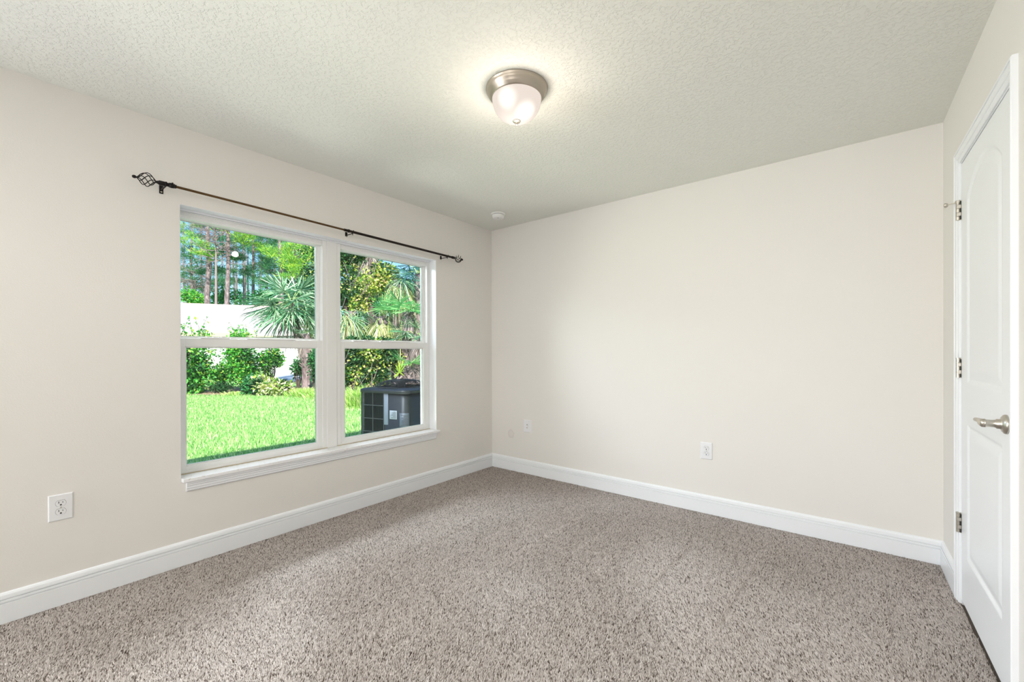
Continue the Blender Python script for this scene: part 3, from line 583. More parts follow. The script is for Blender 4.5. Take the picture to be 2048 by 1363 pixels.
# ---- shrubs
def shrub(px, py, dd, rx, rz, n, size, matr, label, name='shrub', lumps=9, sprigs=0, up_=1.0, shell=.45):
    x, y = col_xy(px, dd); zc = at(px, py, dd)[2]; root = tag(empty(name, (x, y, gz(x, y))), label, 'shrub')
    g0 = gz(x, y)
    P, D = lumpy((0, 0, zc-g0), (rx, rx*.85, rz), n, lumps, shell=shell); keep = P[:, 2] > .02; P, D = P[keep], D[keep]
    leaves('foliage', P, size, LM[matr], root, outward=D)
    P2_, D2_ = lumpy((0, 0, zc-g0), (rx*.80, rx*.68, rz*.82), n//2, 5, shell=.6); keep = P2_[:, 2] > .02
    leaves('inner_shade_foliage', P2_[keep], size*1.1, LM['under'], root, outward=D2_[keep])  # darker leaf colour draws the shade inside the crown
    tops = [Vector((random.uniform(-.6, .6)*rx, random.uniform(-.6, .6)*rx, (zc-g0)+random.uniform(-.1, .8)*rz)) for _ in range(9)]
    stems('stems', (0, 0, -.05), tops, .022, DARKBARK, root)
    if sprigs:
        q = MB(); LP = []
        for _ in range(sprigs):
            a = random.uniform(0, 2*PI); b0 = Vector((random.uniform(-.7, .7)*rx, random.uniform(-.5, .5)*rx, zc-g0+rz*.6)); L_ = random.uniform(.35, .75)*up_
            tip_ = b0+Vector((math.cos(a)*L_*.45, math.sin(a)*L_*.45, L_)); q.tube([b0, b0.lerp(tip_, .5)+Vector((0, 0, .04)), tip_], [.008, .006, .003], 5, False)
            for k in range(16): LP.append(tuple(b0.lerp(tip_, random.uniform(.15, 1))+Vector([random.gauss(0, .03) for _ in range(3)])))
        q.build('sprigs', DARKBARK, root); leaves('sprig_leaves', LP, size*.9, LM[matr], root)
    return root
shrub(384, 722, 14.6, .90, 1.15, 3600, .115, 'shrub', 'tall dense bright green shrub at the left edge of the left window', sprigs=8, up_=1.3)
shrub(488, 722, 15.0, .86, 1.05, 3600, .10, 'shrub', 'tall round green shrub in front of the pale house, middle of left window', sprigs=9, up_=1.0)
shrub(540, 722, 15.6, .55, .60, 1100, .10, 'shrub', 'small airy green shrub just left of the pale driveway', sprigs=3, up_=.6)
shrub(446, 748, 16.0, .55, .45, 1100, .10, 'shrub', 'low green shrub between the two tall green shrubs')
shrub(440, 775, 14.9, .50, .22, 700, .07, 'under', 'low dark groundcover patch between the tall shrubs', name='groundcover')
shrub(524, 769, 14.1, .42, .33, 900, .12, 'varieg', 'cream and lime variegated shrub, left one of the pale pair')
shrub(560, 772, 14.0, .44, .32, 1000, .12, 'varieg', 'cream and lime variegated shrub, right one of the pale pair')
shrub(497, 768, 14.3, .32, .40, 700, .09, 'deep', 'small dark green shrub left of the variegated pair')
shrub(630, 733, 14.9, .42, .75, 1500, .08, 'deep', 'upright dark green shrub beside the shaggy palm trunk')
shrub(596, 738, 16.5, .38, .42, 600, .10, 'deep', 'thin shrub in front of the shaded house wall')
# ---- palms
def fan(q_pts, hub, d, nrm, R_, nl, spread_, droop, w):
    """one costapalmate fan: leaflets as two-segment tapering blades; returns vertices (6 per leaflet)"""
    sd_ = np.cross(d, nrm); out = []
    for k in range(nl):
        a = (k/(nl-1)-.5)*spread_; dd = unit(d*math.cos(a)+sd_*math.sin(a)+RNG.normal(0, .07, 3)); L_ = R_*(1-.28*abs(a/(spread_/2)))*random.uniform(.86, 1.06)
        wv = (sd_*math.cos(a)-d*math.sin(a)+nrm*random.uniform(-.7, .7))*w; droop_ = droop*random.uniform(.5, 1.5)
        p0 = hub; p1 = hub+dd*L_*.5+nrm*L_*.04+np.array([0, 0, -1])*droop_*L_*.10; p2 = hub+dd*L_*.80+np.array([0, 0, -1])*droop_*L_*.30; p3 = hub+dd*L_*.97+np.array([0, 0, -1])*droop_*L_*.62
        out += [p0-wv*.3, p0+wv*.3, p1+wv, p1-wv, p2+wv*.7, p2-wv*.7, p3]
    q_pts.append(np.array(out))
def palm(px, py, dd, nf, R_, pet, label, matr='palm', dry=6, trunk_r=.16, zr=(-.5, 1.0), dir_=None, yellow=4, drp=1.0, base_px=None, group=None, petw=.018, leafw=1.0, nleaf=36):
    c = at(px, py, dd); bx, by = (c[0], c[1]) if base_px is None else col_xy(base_px, dd); g0 = gz(bx, by)
    root = tag(empty('cabbage_palm', (bx, by, g0)), label, 'palm', group); o = np.array([bx, by, g0]); c = c-o
    sets = {matr: [], 'palm_yellow': [], 'palm_dry': []}; pq = MB()
    tot = nf+yellow+dry
    for i in range(tot):
        kind = matr if i < nf else ('palm_yellow' if i < nf+yellow else 'palm_dry')
        az = i*2.399+random.uniform(-.3, .3); el = random.uniform(*zr) if kind == matr else (random.uniform(-1.0, -.45) if kind == 'palm_yellow' else random.uniform(-1.45, -1.1))
        d = np.array([math.cos(az)*math.cos(el), math.sin(az)*math.cos(el), math.sin(el)])
        if dir_ is not None and kind == matr: d = unit(d+np.array(dir_))
        pl = pet*random.uniform(.8, 1.15)*(1 if kind != 'palm_dry' else .7); hub = c+d*pl+np.array([0, 0, -.10*pl if kind == matr else 0])
        pq.tube([tuple(c+d*.08), tuple(c+d*pl*.5+np.array([0, 0, .03])), tuple(hub)], [petw, petw*.8, petw*.6], 5, False)
        nr = unit(np.cross(d, unit(np.array([-math.sin(az), math.cos(az), 0])))*-1+RNG.normal(0, .25, 3)); nr = unit(nr-d*(nr@d))
        dd2 = unit(d+np.array([0, 0, -.25 if kind == matr else -.8])); nr = unit(nr-dd2*(nr@dd2))
        fan(sets[kind], hub, dd2, nr, R_*random.uniform(.85, 1.1)*(1 if kind == matr else .9), nleaf if kind == matr else 20, math.radians(230 if kind == matr else 120), drp if kind == matr else 1.6, (.0095*R_+.001)*leafw)
    T = [(0, 1, 2, 3), (3, 2, 4, 5), (5, 4, 6)]
    for k_, nm in ((matr, 'fronds'), ('palm_yellow', 'yellow_fronds'), ('palm_dry', 'dead_fronds')):
        if sets[k_]: np_mesh(nm, np.concatenate(sets[k_]), 7, T, LM[k_], root)
    pq.build('petioles', mat('palm_petiole', (.34, .46, .16, 1), .5), root)
    tq = MB(); h = c[2]; pts = [(0, 0, -.1)]+[(c[0]*t_+random.gauss(0, .015), c[1]*t_+random.gauss(0, .015), h*t_) for t_ in (.2, .4, .6, .8, 1.0)]
    tq.tube(pts, [trunk_r*1.2, trunk_r, trunk_r*.95, trunk_r, trunk_r*1.1, trunk_r*.7], 12)
    for k in range(34):   # boots: old leaf bases standing off the trunk
        t_ = random.uniform(.35, .98); a = random.uniform(0, 2*PI); p = Vector((c[0]*t_, c[1]*t_, h*t_)); u_ = Vector((math.cos(a), math.sin(a), 0))
        tq.tube([p+u_*trunk_r*.8, p+u_*(trunk_r+.10)+Vector((0, 0, .10))], [.035, .012], 5)
    tq.build('trunk', BARK, root); return root
palm(584, 606, 17.0, 24, 1.25, .75, 'tall cabbage palm in front of the pale house, right half of left window', zr=(-.6, 1.1), yellow=1, dry=1, drp=.30, base_px=616, leafw=1.6, nleaf=34, trunk_r=.10)
palm(612, 668, 16.2, 3, .65, .22, 'short shaggy palm stump with hanging dry fronds below the tall palm', dry=12, yellow=2, zr=(.2, .8), drp=.6)
palm(697, 622, 13.2, 4, .85, .30, 'palm with long drooping yellow-green fronds beside the window mullion', yellow=9, dry=0, zr=(-.7, .2), drp=1.0)
palm(764, 632, 12.8, 4, .75, .30, 'palm with one upright green fan and a skirt of yellow fronds, middle of right window', 'palm_bright', yellow=10, dry=0, zr=(.7, 1.35), drp=.15, leafw=1.5, nleaf=26)
palm(815, 622, 12.3, 6, .80, .28, 'bright green fan palm at the right side of the right window', 'palm_bright', yellow=2, dry=0, zr=(-.1, 1.1), drp=.15, leafw=1.4, nleaf=30)
palm(792, 560, 13.8, 2, .85, .30, 'palm hung with pale yellow fronds behind the bright fan palm', yellow=10, dry=1, zr=(-.5, .3), drp=1.2)
palm(838, 548, 14.4, 10, 1.0, .50, 'dark blue-green palm in the upper right corner of the window', 'teal', yellow=0, dry=0, zr=(-.6, 1.2), drp=.2, leafw=1.3)
palm(830, 668, 12.2, 8, .75, .35, 'dark green palm low behind the condenser, right side', 'palm', yellow=2, dry=0, zr=(-.5, .9), drp=.3, leafw=1.2)
palm(742, 498, 14.6, 3, .8, .3, 'tall palm with a grey shaggy crown above the golden vines', 'palm', yellow=0, dry=12, zr=(-.2, .9), drp=.4)
palm(797, 752, 10.9, 1, .46, .10, 'single lime palmetto leaf just above the condenser', 'palmetto', yellow=0, dry=0, zr=(1.2, 1.4), trunk_r=.02, drp=.1, leafw=2.6, nleaf=14)
palm(818, 735, 11.6, 4, .6, .30, 'low green palmetto right of the lime palmetto leaf', 'palm_bright', yellow=0, dry=0, zr=(.2, 1.0), trunk_r=.04, drp=.2)
# ---- vine-covered trees
def vine_tree(px, dd, blobs, label, trunk=True, name='vine_covered_tree'):
    x, y = col_xy(px, dd); g0 = gz(x, y); root = tag(empty(name, (x, y, g0)), label, 'tree'); o = np.array([x, y, g0])
    under = []; vine = []; ud = []; vd = []
    for (bx, by, rr, nu, nv) in blobs:
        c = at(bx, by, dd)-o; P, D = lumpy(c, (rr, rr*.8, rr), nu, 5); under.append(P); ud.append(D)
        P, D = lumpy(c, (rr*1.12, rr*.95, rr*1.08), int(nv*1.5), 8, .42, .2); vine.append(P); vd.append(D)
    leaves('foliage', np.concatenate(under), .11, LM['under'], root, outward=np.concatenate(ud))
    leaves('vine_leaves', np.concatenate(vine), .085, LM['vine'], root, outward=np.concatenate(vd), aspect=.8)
    q = MB(); top = at(blobs[0][0], blobs[0][1], dd)-o
    q.tube([(0, 0, -.1), tuple(top*.5), tuple(top)], [.16, .12, .05], 9); q.build('trunk', DARKBARK, root)
    q = MB()
    for (bx, by, rr, nu, nv) in blobs:
        c = Vector(at(bx, by, dd)-o)
        for k in range(8):
            p = c+Vector([random.uniform(-1, 1)*rr for _ in range(3)]); e = p+Vector((random.uniform(-.5, .5), random.uniform(-.5, .5), -random.uniform(.4, 1.0))); q.tube([p, p.lerp(e, .5)+Vector((.06, .05, 0)), e], [.007, .005, .003], 5, False)
    q.build('hanging_stems', TWIG, root)
    return root
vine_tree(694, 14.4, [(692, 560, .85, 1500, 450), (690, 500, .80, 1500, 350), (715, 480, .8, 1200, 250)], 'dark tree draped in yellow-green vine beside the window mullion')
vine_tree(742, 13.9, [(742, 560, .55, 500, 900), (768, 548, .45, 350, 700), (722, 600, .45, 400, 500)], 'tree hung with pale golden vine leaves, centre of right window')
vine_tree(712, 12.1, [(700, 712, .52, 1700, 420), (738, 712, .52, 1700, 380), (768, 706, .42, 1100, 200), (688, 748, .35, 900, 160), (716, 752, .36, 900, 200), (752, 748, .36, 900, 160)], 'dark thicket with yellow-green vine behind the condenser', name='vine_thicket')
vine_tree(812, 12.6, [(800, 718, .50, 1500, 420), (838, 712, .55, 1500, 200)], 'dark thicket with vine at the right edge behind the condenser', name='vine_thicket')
vine_tree(632, 18.5, [(640, 505, 1.1, 1500, 250), (632, 570, 1.0, 1500, 150), (636, 640, .9, 1200, 250)], 'dark tree behind the tall palm at the right edge of the left window')
# ---- background broadleaf trees
def bg_tree(px, dd, blobs, label, matr='under', sz=.30, name='broadleaf_tree', tr_=.2):
    x, y = col_xy(px, dd); g0 = gz(x, y); root = tag(empty(name, (x, y, g0)), label, 'tree'); o = np.array([x, y, g0]); Ps = []; Ds = []
    for (bx, by, rr, n) in blobs: P, D = lumpy(at(bx, by, dd)-o, (rr, rr*.8, rr*.8), n, 7, .5, .4); Ps.append(P); Ds.append(D)
    leaves('foliage', np.concatenate(Ps), sz, LM[matr], root, outward=np.concatenate(Ds))
    top = at(blobs[0][0], blobs[0][1], dd)-o; q = MB(); q.tube([(0, 0, -.2), tuple(top*.5+np.array([.1, 0, 0])), tuple(top)], [tr_, tr_*.7, tr_*.3], 9)
    for b_2 in blobs: q.tube([tuple(top*.4), tuple(at(b_2[0], b_2[1], dd)-o)], [tr_*.4, tr_*.15], 7)
    q.build('trunk', DARKBARK, root)
    return root
bg_tree(760, 19.0, [(740, 560, 1.8, 2600), (720, 640, 1.8, 2200), (790, 620, 1.8, 2200), (700, 500, 1.5, 1600)], 'dark evergreen tree filling the background of the right window', sz=.17)
bg_tree(835, 18.5, [(835, 640, 1.6, 2200), (850, 580, 1.3, 1400), (860, 700, 1.5, 1500)], 'dark evergreen tree behind the bright fan palm', sz=.17)
bg_tree(545, 36, [(548, 592, 1.7, 1500), (575, 580, 1.6, 1200), (520, 600, 1.2, 700)], 'dark green rounded tree behind the roof, right of the pines', 'deep', .26)
bg_tree(385, 38, [(375, 598, 1.2, 700), (395, 603, 1.0, 500)], 'low green tree peeping over the left end of the roof', 'shrub', .24)
bg_tree(450, 42, [(430, 598, 1.3, 600), (475, 600, 1.3, 600), (452, 585, 1.0, 300)], 'low green tree behind the trunks above the roof', 'deep', .26)
bg_tree(605, 30, [(610, 585, 1.6, 1300), (630, 560, 1.3, 1000)], 'dark tree behind the tall palm crown', 'under', .22)
# ---- pines
def needle_clump(P, n_per, r, flat=.45, ln=.30, wd=.022):
    P = np.repeat(P, n_per, 0); n = len(P); off = RNG.normal(size=(n, 3))*np.array([r, r, r*flat])*.55; b0 = P+off
    d = unit(off+RNG.normal(0, .25, (n, 3))+np.array([0, 0, .30])); w_ = unit(np.cross(d, RNG.normal(size=(n, 3))))*wd
    L_ = (ln*RNG.uniform(.6, 1.3, n))[:, None]; return np.stack([b0-w_, b0+w_, b0+d*L_], 1).reshape(-1, 3)
def pine(px, dd, rtr, top_py, clumps, label, lean=0.0, lightc=.35, group=None, n_per=90):
    x, y = col_xy(px, dd); g0 = gz(x, y); root = tag(empty('pine_tree', (x, y, g0)), label, 'tree', group); o = np.array([x, y, g0])
    top = at(px+lean, top_py, dd)-o; q = MB()
    pts = [(0, 0, -.2)]+[tuple(top*t_+np.array([random.gauss(0, .05), random.gauss(0, .05), 0])) for t_ in (.2, .4, .6, .8, 1.)]
    q.tube(pts, [rtr*1.2, rtr, rtr*.9, rtr*.8, rtr*.6, rtr*.35], 10); q.build('trunk', BARK, root)
    q = MB(); A = []; Bc = []
    for (cx2, cy2, rr, br) in clumps:
        c = at(cx2, cy2, dd+random.uniform(-1.2, 1.2))-o; t_ = max(.15, min(.98, (c[2]-rr*.6)/top[2])); b0 = top*t_
        q.tube([tuple(b0), tuple((b0+c)/2+np.array([0, 0, -.1])), tuple(c)], [.028, .02, .01], 5, False)
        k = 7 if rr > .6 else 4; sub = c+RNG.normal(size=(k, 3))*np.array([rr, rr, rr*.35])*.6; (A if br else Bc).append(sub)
        for s_ in sub: q.tube([tuple(c), tuple(s_)], [.010, .006], 4, False)
    q.build('branches', BARK, root)
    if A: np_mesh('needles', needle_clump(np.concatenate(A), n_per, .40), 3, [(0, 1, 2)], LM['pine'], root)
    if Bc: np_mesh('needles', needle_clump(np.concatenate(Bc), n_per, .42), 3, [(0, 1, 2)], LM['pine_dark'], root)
    return root
pine(455, 34, .20, 395, [(478, 462, 1.1, 1), (452, 448, .9, 1), (490, 470, .8, 1), (500, 484, .8, 1), (440, 505, .9, 0), (468, 520, .7, 0), (430, 440, 1.1, 0)], 'thick pale pine trunk left of centre in the left window')
pine(416, 37, .25, 390, [(395, 490, 1.3, 1), (372, 450, 1.4, 1), (405, 500, 1.2, 1), (435, 515, 1.3, 1), (385, 430, 1.2, 1), (375, 520, 1.2, 0), (440, 540, 1.1, 0), (415, 470, 1.1, 0), (395, 545, 1.0, 0)], 'thick dark pine trunk with bright needle clumps at left')
pine(488, 40, .15, 400, [(498, 500, 1.1, 0), (480, 540, .9, 0), (505, 470, 1.0, 0), (490, 450, 1.2, 0)], 'slender grey pine trunk right of the thick pale one')
pine(507, 37, .14, 395, [(520, 495, 1.0, 0), (535, 515, 1.0, 0), (520, 530, .9, 0), (528, 475, 1.1, 0), (500, 548, .8, 0), (545, 470, 1.0, 0)], 'dark slender pine trunk standing left of the palm crown')
pine(562, 34, .22, 420, [(560, 505, 1.2, 1), (545, 500, .9, 1), (575, 515, .8, 1), (560, 530, .8, 0), (550, 470, 1.3, 0), (580, 480, 1.0, 0), (545, 540, 1.0, 0), (535, 560, .8, 0)], 'dark pine with a broad lime needle layer above the palm')
pine(590, 32, .10, 470, [(588, 492, .9, 1), (604, 505, .9, 1), (612, 500, .8, 1), (592, 520, .8, 1), (600, 530, .7, 1), (582, 553, .6, 1), (595, 536, .6, 1), (618, 515, .6, 1)], 'small young pine with lime clumps right of the dark pine')
pine(383, 42, .15, 400, [(370, 560, 1.0, 0), (380, 540, 1.2, 0), (365, 500, 1.2, 0), (392, 575, .9, 0), (375, 480, 1.1, 1)], 'thin pine trunk nearest the left edge of the window')
pine(473, 45, .11, 400, [(470, 560, .8, 0), (478, 500, 1.0, 0), (470, 480, 1.0, 0)], 'thinnest pine trunk between the pale and slender grey ones')
pine(535, 46, .12, 420, [(540, 545, .9, 0), (530, 500, 1.2, 0), (525, 480, 1.2, 0), (540, 520, 1.0, 0), (555, 560, .9, 0)], 'distant thin pine left of the dark broad pine')
pine(432, 48, .12, 400, [(425, 560, 1.0, 0), (440, 570, .9, 0), (430, 540, 1.1, 0), (445, 490, 1.1, 0)], 'distant thin pine between the dark and the pale trunks')
for i_, (px_, dd_, cl_) in enumerate(((368, 50, (430, 470, 520, 560, 590)), (402, 54, (420, 460, 500, 545, 580)), (445, 56, (425, 465, 510, 555, 585)), (468, 52, (440, 480, 520, 560)), (496, 57, (450, 490, 530, 570)), (520, 53, (440, 480, 525, 565)), (550, 56, (450, 495, 540, 575)), (580, 52, (470, 505, 545)), (605, 50, (470, 510, 550)), (628, 48, (480, 520, 560)))):
    side_ = ('the left edge of the window', 'the dark trunk', 'the pale trunk', 'the gap right of the pale trunk', 'the slender grey trunk', 'the dark slender trunk', 'the broad lime layer', 'the young pine', 'the right leafless tree', 'the vine tree at the right')[i_]
    pine(px_, dd_, .12, 400, [(px_+random.uniform(-12, 12), y_+random.uniform(-8, 8), random.uniform(1.0, 1.5), 0) for y_ in cl_ for _k in (0, 1)], 'hazy distant pine seen behind '+side_, n_per=45)
# leafless tree with fine purple-grey twigs among the pines
def bare_tree(px, dd, cy_, rr, nb, label):
    x, y = col_xy(px, dd); g0 = gz(x, y); root = tag(empty('leafless_tree', (x, y, g0)), label, 'tree'); o = np.array([x, y, g0]); c = Vector(at(px, cy_, dd)-o)
    q = MB(); q.tube([(0, 0, -.2), c*.5, c], [.12, .09, .05], 8); q.build('trunk', TWIG, root); q = MB()
    for k in range(nb):
        a = random.uniform(0, 2*PI); st_ = c+Vector((0, 0, random.uniform(-1, .8)*rr)); d = Vector((math.cos(a), math.sin(a), random.uniform(-.3, .9))).normalized(); e = st_+d*rr*random.uniform(.6, 1.1); md = st_.lerp(e, .5)+Vector([random.gauss(0, .1) for _ in range(3)])
        q.tube([st_, md, e], [.03, .02, .008], 4, False)
        for _ in range(6):
            p = md.lerp(e, random.uniform(-.6, 1)); e2 = p+(d+Vector([random.gauss(0, .6) for _ in range(3)])).normalized()*rr*.35; q.tube([p, p.lerp(e2, .5)+Vector([random.gauss(0, .05) for _ in range(3)]), e2], [.014, .010, .006], 3, False)
    q.build('twigs', TWIG, root)
bare_tree(432, 33, 470, 2.1, 60, 'leafless twiggy tree between the dark and pale pine trunks')
bare_tree(390, 40, 560, 2.0, 50, 'leafless twiggy tree low at the left edge above the roof')
bare_tree(604, 36, 540, 1.8, 45, 'leafless twiggy tree at the right above the palm crown')
# ---- overhead wire
wa, wb = at(380, 421, 22), at(690, 640, 24); wp = [wa+(wb-wa)*t_+np.array([0, 0, -.35*math.sin(PI*t_)]) for t_ in np.linspace(0, 1, 20)]
tag(MB().tube([tuple(p) for p in wp], .012, 6).build('overhead_wire', M['slot']), 'thin black wire slanting down in front of the pines', 'wire')
# ---- pale house
RR = {'tile': mat('white_pink_tile_roof', (.50, .43, .435, 1), .7), 'wall': mat('white_stucco', (.62, .61, .62, 1), .8), 'fascia': mat('tan_fascia', (.52, .44, .28, 1), .6), 'garage': mat('pale_garage_door', (.74, .76, .84, 1), .5), 'drive': mat('pale_concrete', (.72, .71, .70, 1), .8)}
m = RR['tile']; co = obj_coord(m); t, b, N, L = nodes(m); wv = N.new('ShaderNodeTexWave'); wv.bands_direction = 'Z'; wv.inputs['Scale'].default_value = 2.2; L.new(co, wv.inputs[0]); bump(m, wv.outputs['Fac'], .5, .04)
P1 = at(360, 608, 29); P2 = at(500, 613.5, 30.7); dv = P2-P1; dv[2] = 0; dv = unit(dv); rz = (P1[2]+P2[2])/2
n2 = np.array([-dv[1], dv[0], 0]); n2 = n2 if (n2@fw) < 0 else -n2      # towards us
hs = empty('house', (*P1[:2], gz(P1[0], P1[1])-.1)); tag(hs, 'pale house with white tiled roof behind the garden shrubs', 'house'); ho = np.array(hs.location)
def HP(a, c_, z): p = P1+dv*a+n2*c_; return (p[0]-ho[0], p[1]-ho[1], z-ho[2])
a0, a1 = -6, 6.6; ez = 2.42; HX = lambda p: HP(*p)
q = MB(HX); q.add([(a0, 0, rz), (a1, 0, rz), (a1+.3, 4.6, ez), (a0-.3, 4.6, ez), (a0, 0, rz-.15), (a1, 0, rz-.15), (a1+.3, 4.6, ez-.15), (a0-.3, 4.6, ez-.15), (a0-.3, -4.6, ez), (a1+.3, -4.6, ez)], [(0, 1, 2, 3), (7, 6, 5, 4), (3, 2, 6, 7), (0, 3, 7, 4), (1, 5, 6, 2), (0, 8, 9, 1)]); q.build('roof', RR['tile'], hs)
q = MB(HX); q.tube([(a0, 0, rz+.02), (a1, 0, rz+.02)], .09, 8); q.build('ridge_cap', mat('pink_ridge_tile', (.62, .42, .40, 1), .7), hs)
q = MB(HX); q.box((a0-.3, 4.56, ez-.24), (a1+.3, 4.62, ez-.01)); q.build('fascia', RR['fascia'], hs)
q = MB(HX); q.box((a0, -4, ho[2]-.2), (a1, 3.9, ez-.05)); q.add([(a1, 3.9, ez-.1), (a1, -3.9, ez-.1), (a1, 0, rz-.2)], [(0, 1, 2)]); q.build('wall', RR['wall'], hs)
q = MB(HX); q.box((a1-3.4, 3.88, ho[2]), (a1-.6, 3.94, 2.05)); gd = q.build('garage_door', RR['garage'], hs)
q = MB(HX)
for k in range(4): q.box((a1-3.4, 3.94, ho[2]+.5*k+.48), (a1-.6, 3.955, ho[2]+.5*k+.50))
q.build('panel_line', M['trim'], gd)
# low wing at the right with its own roof edge
x, y = col_xy(618, 26); 
hw_ = tag(empty('house', (x, y, gz(x, y)-.1)), 'low wing of a pale house behind the shaggy palm trunk', 'house'); q = MB(lambda p: (p[0]*rt[0]+p[1]*fw[0], p[0]*rt[1]+p[1]*fw[1], p[2]))
q.box((-2.6, 0, 0), (3, 4, 2.1)); q.build('wall', RR['wall'], hw_); q = MB(lambda p: (p[0]*rt[0]+p[1]*fw[0], p[0]*rt[1]+p[1]*fw[1], p[2]))
q.add([(-3.0, -.5, 2.15), (3.2, -.5, 2.15), (3.2, 3, 3.3), (-2.0, 3, 3.3), (-3.0, -.5, 2.3), (3.2, -.5, 2.3), (3.2, 3, 3.45), (-2.0, 3, 3.45)], [(0, 1, 2, 3), (4, 7, 6, 5), (0, 4, 5, 1), (0, 3, 7, 4), (3, 2, 6, 7)]); q.build('roof', RR['tile'], hw_)
vb = [(*col_xy(p_, d_), gz(*col_xy(p_, d_))+.03) for p_, d_ in ((545, 19.5), (592, 19.0), (625, 25.5), (540, 25.5))]
struct(link_mesh('driveway', vb, [(0, 1, 2, 3)], RR['drive']), 'pale concrete drive in front of the house')
# ---- condenser unit
ac = tag(empty('air_conditioner', (-1.24, -.13, GZ)), 'dark charcoal outdoor air conditioner condenser on the grass below the right window', 'air conditioner')
AA = np.array([-.967, -.254]); BB = np.array([-.254, .967])
def AX(p): return (AA[0]*p[0]+BB[0]*p[1], AA[1]*p[0]+BB[1]*p[1], p[2])
AM = mat('charcoal_painted_steel', (.017, .019, .021, 1), .40, .0); AD = mat('black_grille_metal', (.012, .014, .017, 1), .45, .2); AF = mat('grey_coil_fins', (.035, .038, .045, 1), .5, .4)
Wd = .76; zb, zt = .08, .962; Rc = .085
def rrect(i, r, n=9):
    """rounded square outline inset by i"""
    pts = []
    for cx3, cy3, a0_ in ((Wd-i-r, i+r, -PI/2), (Wd-i-r, Wd-i-r, 0), (i+r, Wd-i-r, PI/2), (i+r, i+r, PI)):
        for k in range(n): a = a0_+PI/2*k/(n-1); pts.append((cx3+r*math.cos(a), cy3+r*math.sin(a)))
    return pts
def loft(q, rings, smooth=True):
    n = len(rings[0]); vs = [p for r in rings for p in r]; q.add(vs, [(i*n+k, i*n+(k+1) % n, (i+1)*n+(k+1) % n, (i+1)*n+k) for i in range(len(rings)-1) for k in range(n)], smooth)
q = MB(AX); q.box((-.06, -.06, -.02), (Wd+.06, Wd+.06, zb), .01); q.build('concrete_pad', mat('grey_pad', (.35, .35, .34, 1), .9), ac)
q = MB(AX); R0 = [(a, b2, zb) for a, b2 in rrect(.02, Rc)]; R1 = [(a, b2, zt) for a, b2 in rrect(.02, Rc)]; loft(q, [R0, R1]); q.build('coil_core', AF, ac)
# painted corner panel wraps the near corner: runs along the near faces
def outline(t0, t1, n, ins=.0):   # t: metres from the near corner, positive along face a, negative along face b
    out = []
    for t_ in np.linspace(t0, t1, n):
        q4 = PI*Rc/2
        if t_ > q4/2: out.append((Rc+(t_-q4/2), ins))
        elif t_ < -q4/2: out.append((ins, Rc+(-t_-q4/2)))
        else:
            a = PI+PI/4+(t_/(q4/2))*PI/4; out.append((Rc+(Rc-ins)*math.cos(a), Rc+(Rc-ins)*math.sin(a)))
    return out
def skin(q, t0, t1, z0_, z1_, ins, n=24, th=.004):
    o1 = outline(t0, t1, n, ins); o2 = outline(t0, t1, n, ins+th); vs = [(a, b2, z_) for z_ in (z0_, z1_) for a, b2 in o1]+[(a, b2, z_) for z_ in (z0_, z1_) for a, b2 in o2]
    fs = [(k, k+1, n+k+1, n+k) for k in range(n-1)]+[(2*n+k+1, 2*n+k, 3*n+k, 3*n+k+1) for k in range(n-1)]+[(0, n, 3*n, 2*n), (n-1, 3*n-1, 4*n-1, 2*n-1)]+[(n+k, n+k+1, 3*n+k+1, 3*n+k) for k in range(n-1)]
    q.add(vs, fs, True)
q = MB(AX); skin(q, -.68, .345, zb, zt, .0, 60); skin(q, .66, .70, zb, zt, .0, 8); q.build('side_panel', AM, ac)
q = MB(AX)   # guard: vertical wires with horizontal rails, on face a
for k in range(31):
    a = .365+k*(.70-.36)/31; q.box((a, .004, zb), (a+.0035, .008, zt))
q.build('grille_wires', AD, ac)
q = MB(AX)
for k in range(6): z_ = zb+.03+k*(zt-zb-.06)/5; q.box((.35, .000, z_), (.70, .004, z_+.007))
for a in (.352, .525, .695): q.box((a, -.001, zb), (a+.007, .005, zt))
q.build('grille_frame', mat('grille_rail_grey', (.10, .105, .115, 1), .4), ac)
q = MB(AX); q.box((.338, -.001, zb), (.350, .004, zt)); q.build('panel_seam', AD, ac)
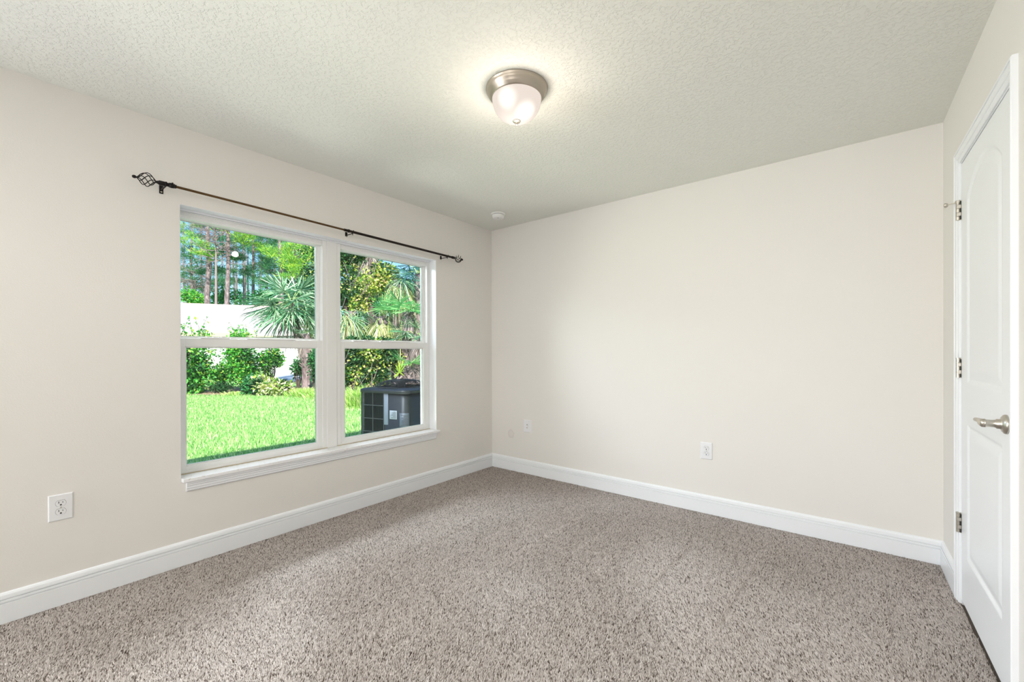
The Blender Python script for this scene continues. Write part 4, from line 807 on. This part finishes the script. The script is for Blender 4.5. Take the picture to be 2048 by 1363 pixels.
# lid: skirt, sloping deck, domed fan guard
q = MB(AX); rings = [[(a, b2, z_) for a, b2 in rrect(i_, max(.02, Rc-i_))] for i_, z_ in ((-.012, zt-.035), (-.014, zt-.010), (-.012, zt), (.01, zt+.012), (.06, zt+.020), (.09, zt+.024))]
loft(q, rings); cc = Wd/2; ang = [math.atan2(b2-cc, a-cc) for a, b2 in rrect(.09, .02)]
def circ(r, z_): return [(cc+r*math.cos(a), cc+r*math.sin(a), z_) for a in ang]
loft(q, [rings[-1], circ(.335, zt+.027), circ(.33, zt+.032)]); q.build('top_cover', AM, ac)
q = MB(AX)
for k in range(15):
    r = .33-k*.0205; h_ = zt+.032+.080*math.cos(PI/2*(r/.33)**2.0); q.tube([(cc+r*math.cos(a), cc+r*math.sin(a), h_) for a in np.linspace(0, 2*PI, 49)], .0032, 5, False)
for k in range(16):
    a = 2*PI*k/16; q.tube([(cc+r*math.cos(a), cc+r*math.sin(a), zt+.030+.080*math.cos(PI/2*(r/.33)**2.0)) for r in np.linspace(.33, .05, 10)], .0034, 5, False)
q.lathe((cc, cc, zt+.09), [(0, .02), (.05, .02), (.055, .01), (.055, 0), (0, 0)], (0, 0, 1), 20) if False else None
q.build('fan_guard', AD, ac)
q = MB(AX); q.add([(cc+.05*math.cos(a), cc+.05*math.sin(a), z_) for z_ in (zt-.02, zt+.108) for a in np.linspace(0, 2*PI, 20, endpoint=False)], [(k, (k+1) % 20, 20+(k+1) % 20, 20+k) for k in range(20)]+[tuple(range(20, 40))]); q.build('fan_motor', AD, ac)
q = MB(AX); skin(q, .268, .332, zt-.42, zt-.015, -.0012, 6, .001); q.build('pale_strip', mat('pale_tape', (.20, .22, .265, 1), .5), ac)['label'] = 'pale vertical strip on the panel'
sk = mat('silver_sticker', (.36, .38, .41, 1), .4); ink = mat('sticker_ink', (.05, .05, .055, 1), .6)
def sticker(t0, t1, z0_, z1_, mt):
    q = MB(AX); skin(q, t0, t1, z0_, z1_, -.0012, 10, .001); s_ = q.build('sticker', mt, ac); k = MB(AX); hh = z1_-z0_; n_ = 0
    while n_ < 9:
        z_ = z0_+hh*(.1+.09*n_); e = random.uniform(.45, .9); skin(k, t0+(t1-t0)*.1, t0+(t1-t0)*e, z_, z_+hh*.035, -.002, 6, .0008); n_ += 1
    k.build('print', ink, s_)
sticker(.135, .245, zt-.345, zt-.24, sk); sticker(-.03, .095, zt-.43, zt-.265, mat('dim_sticker', (.10, .115, .14, 1), .4))
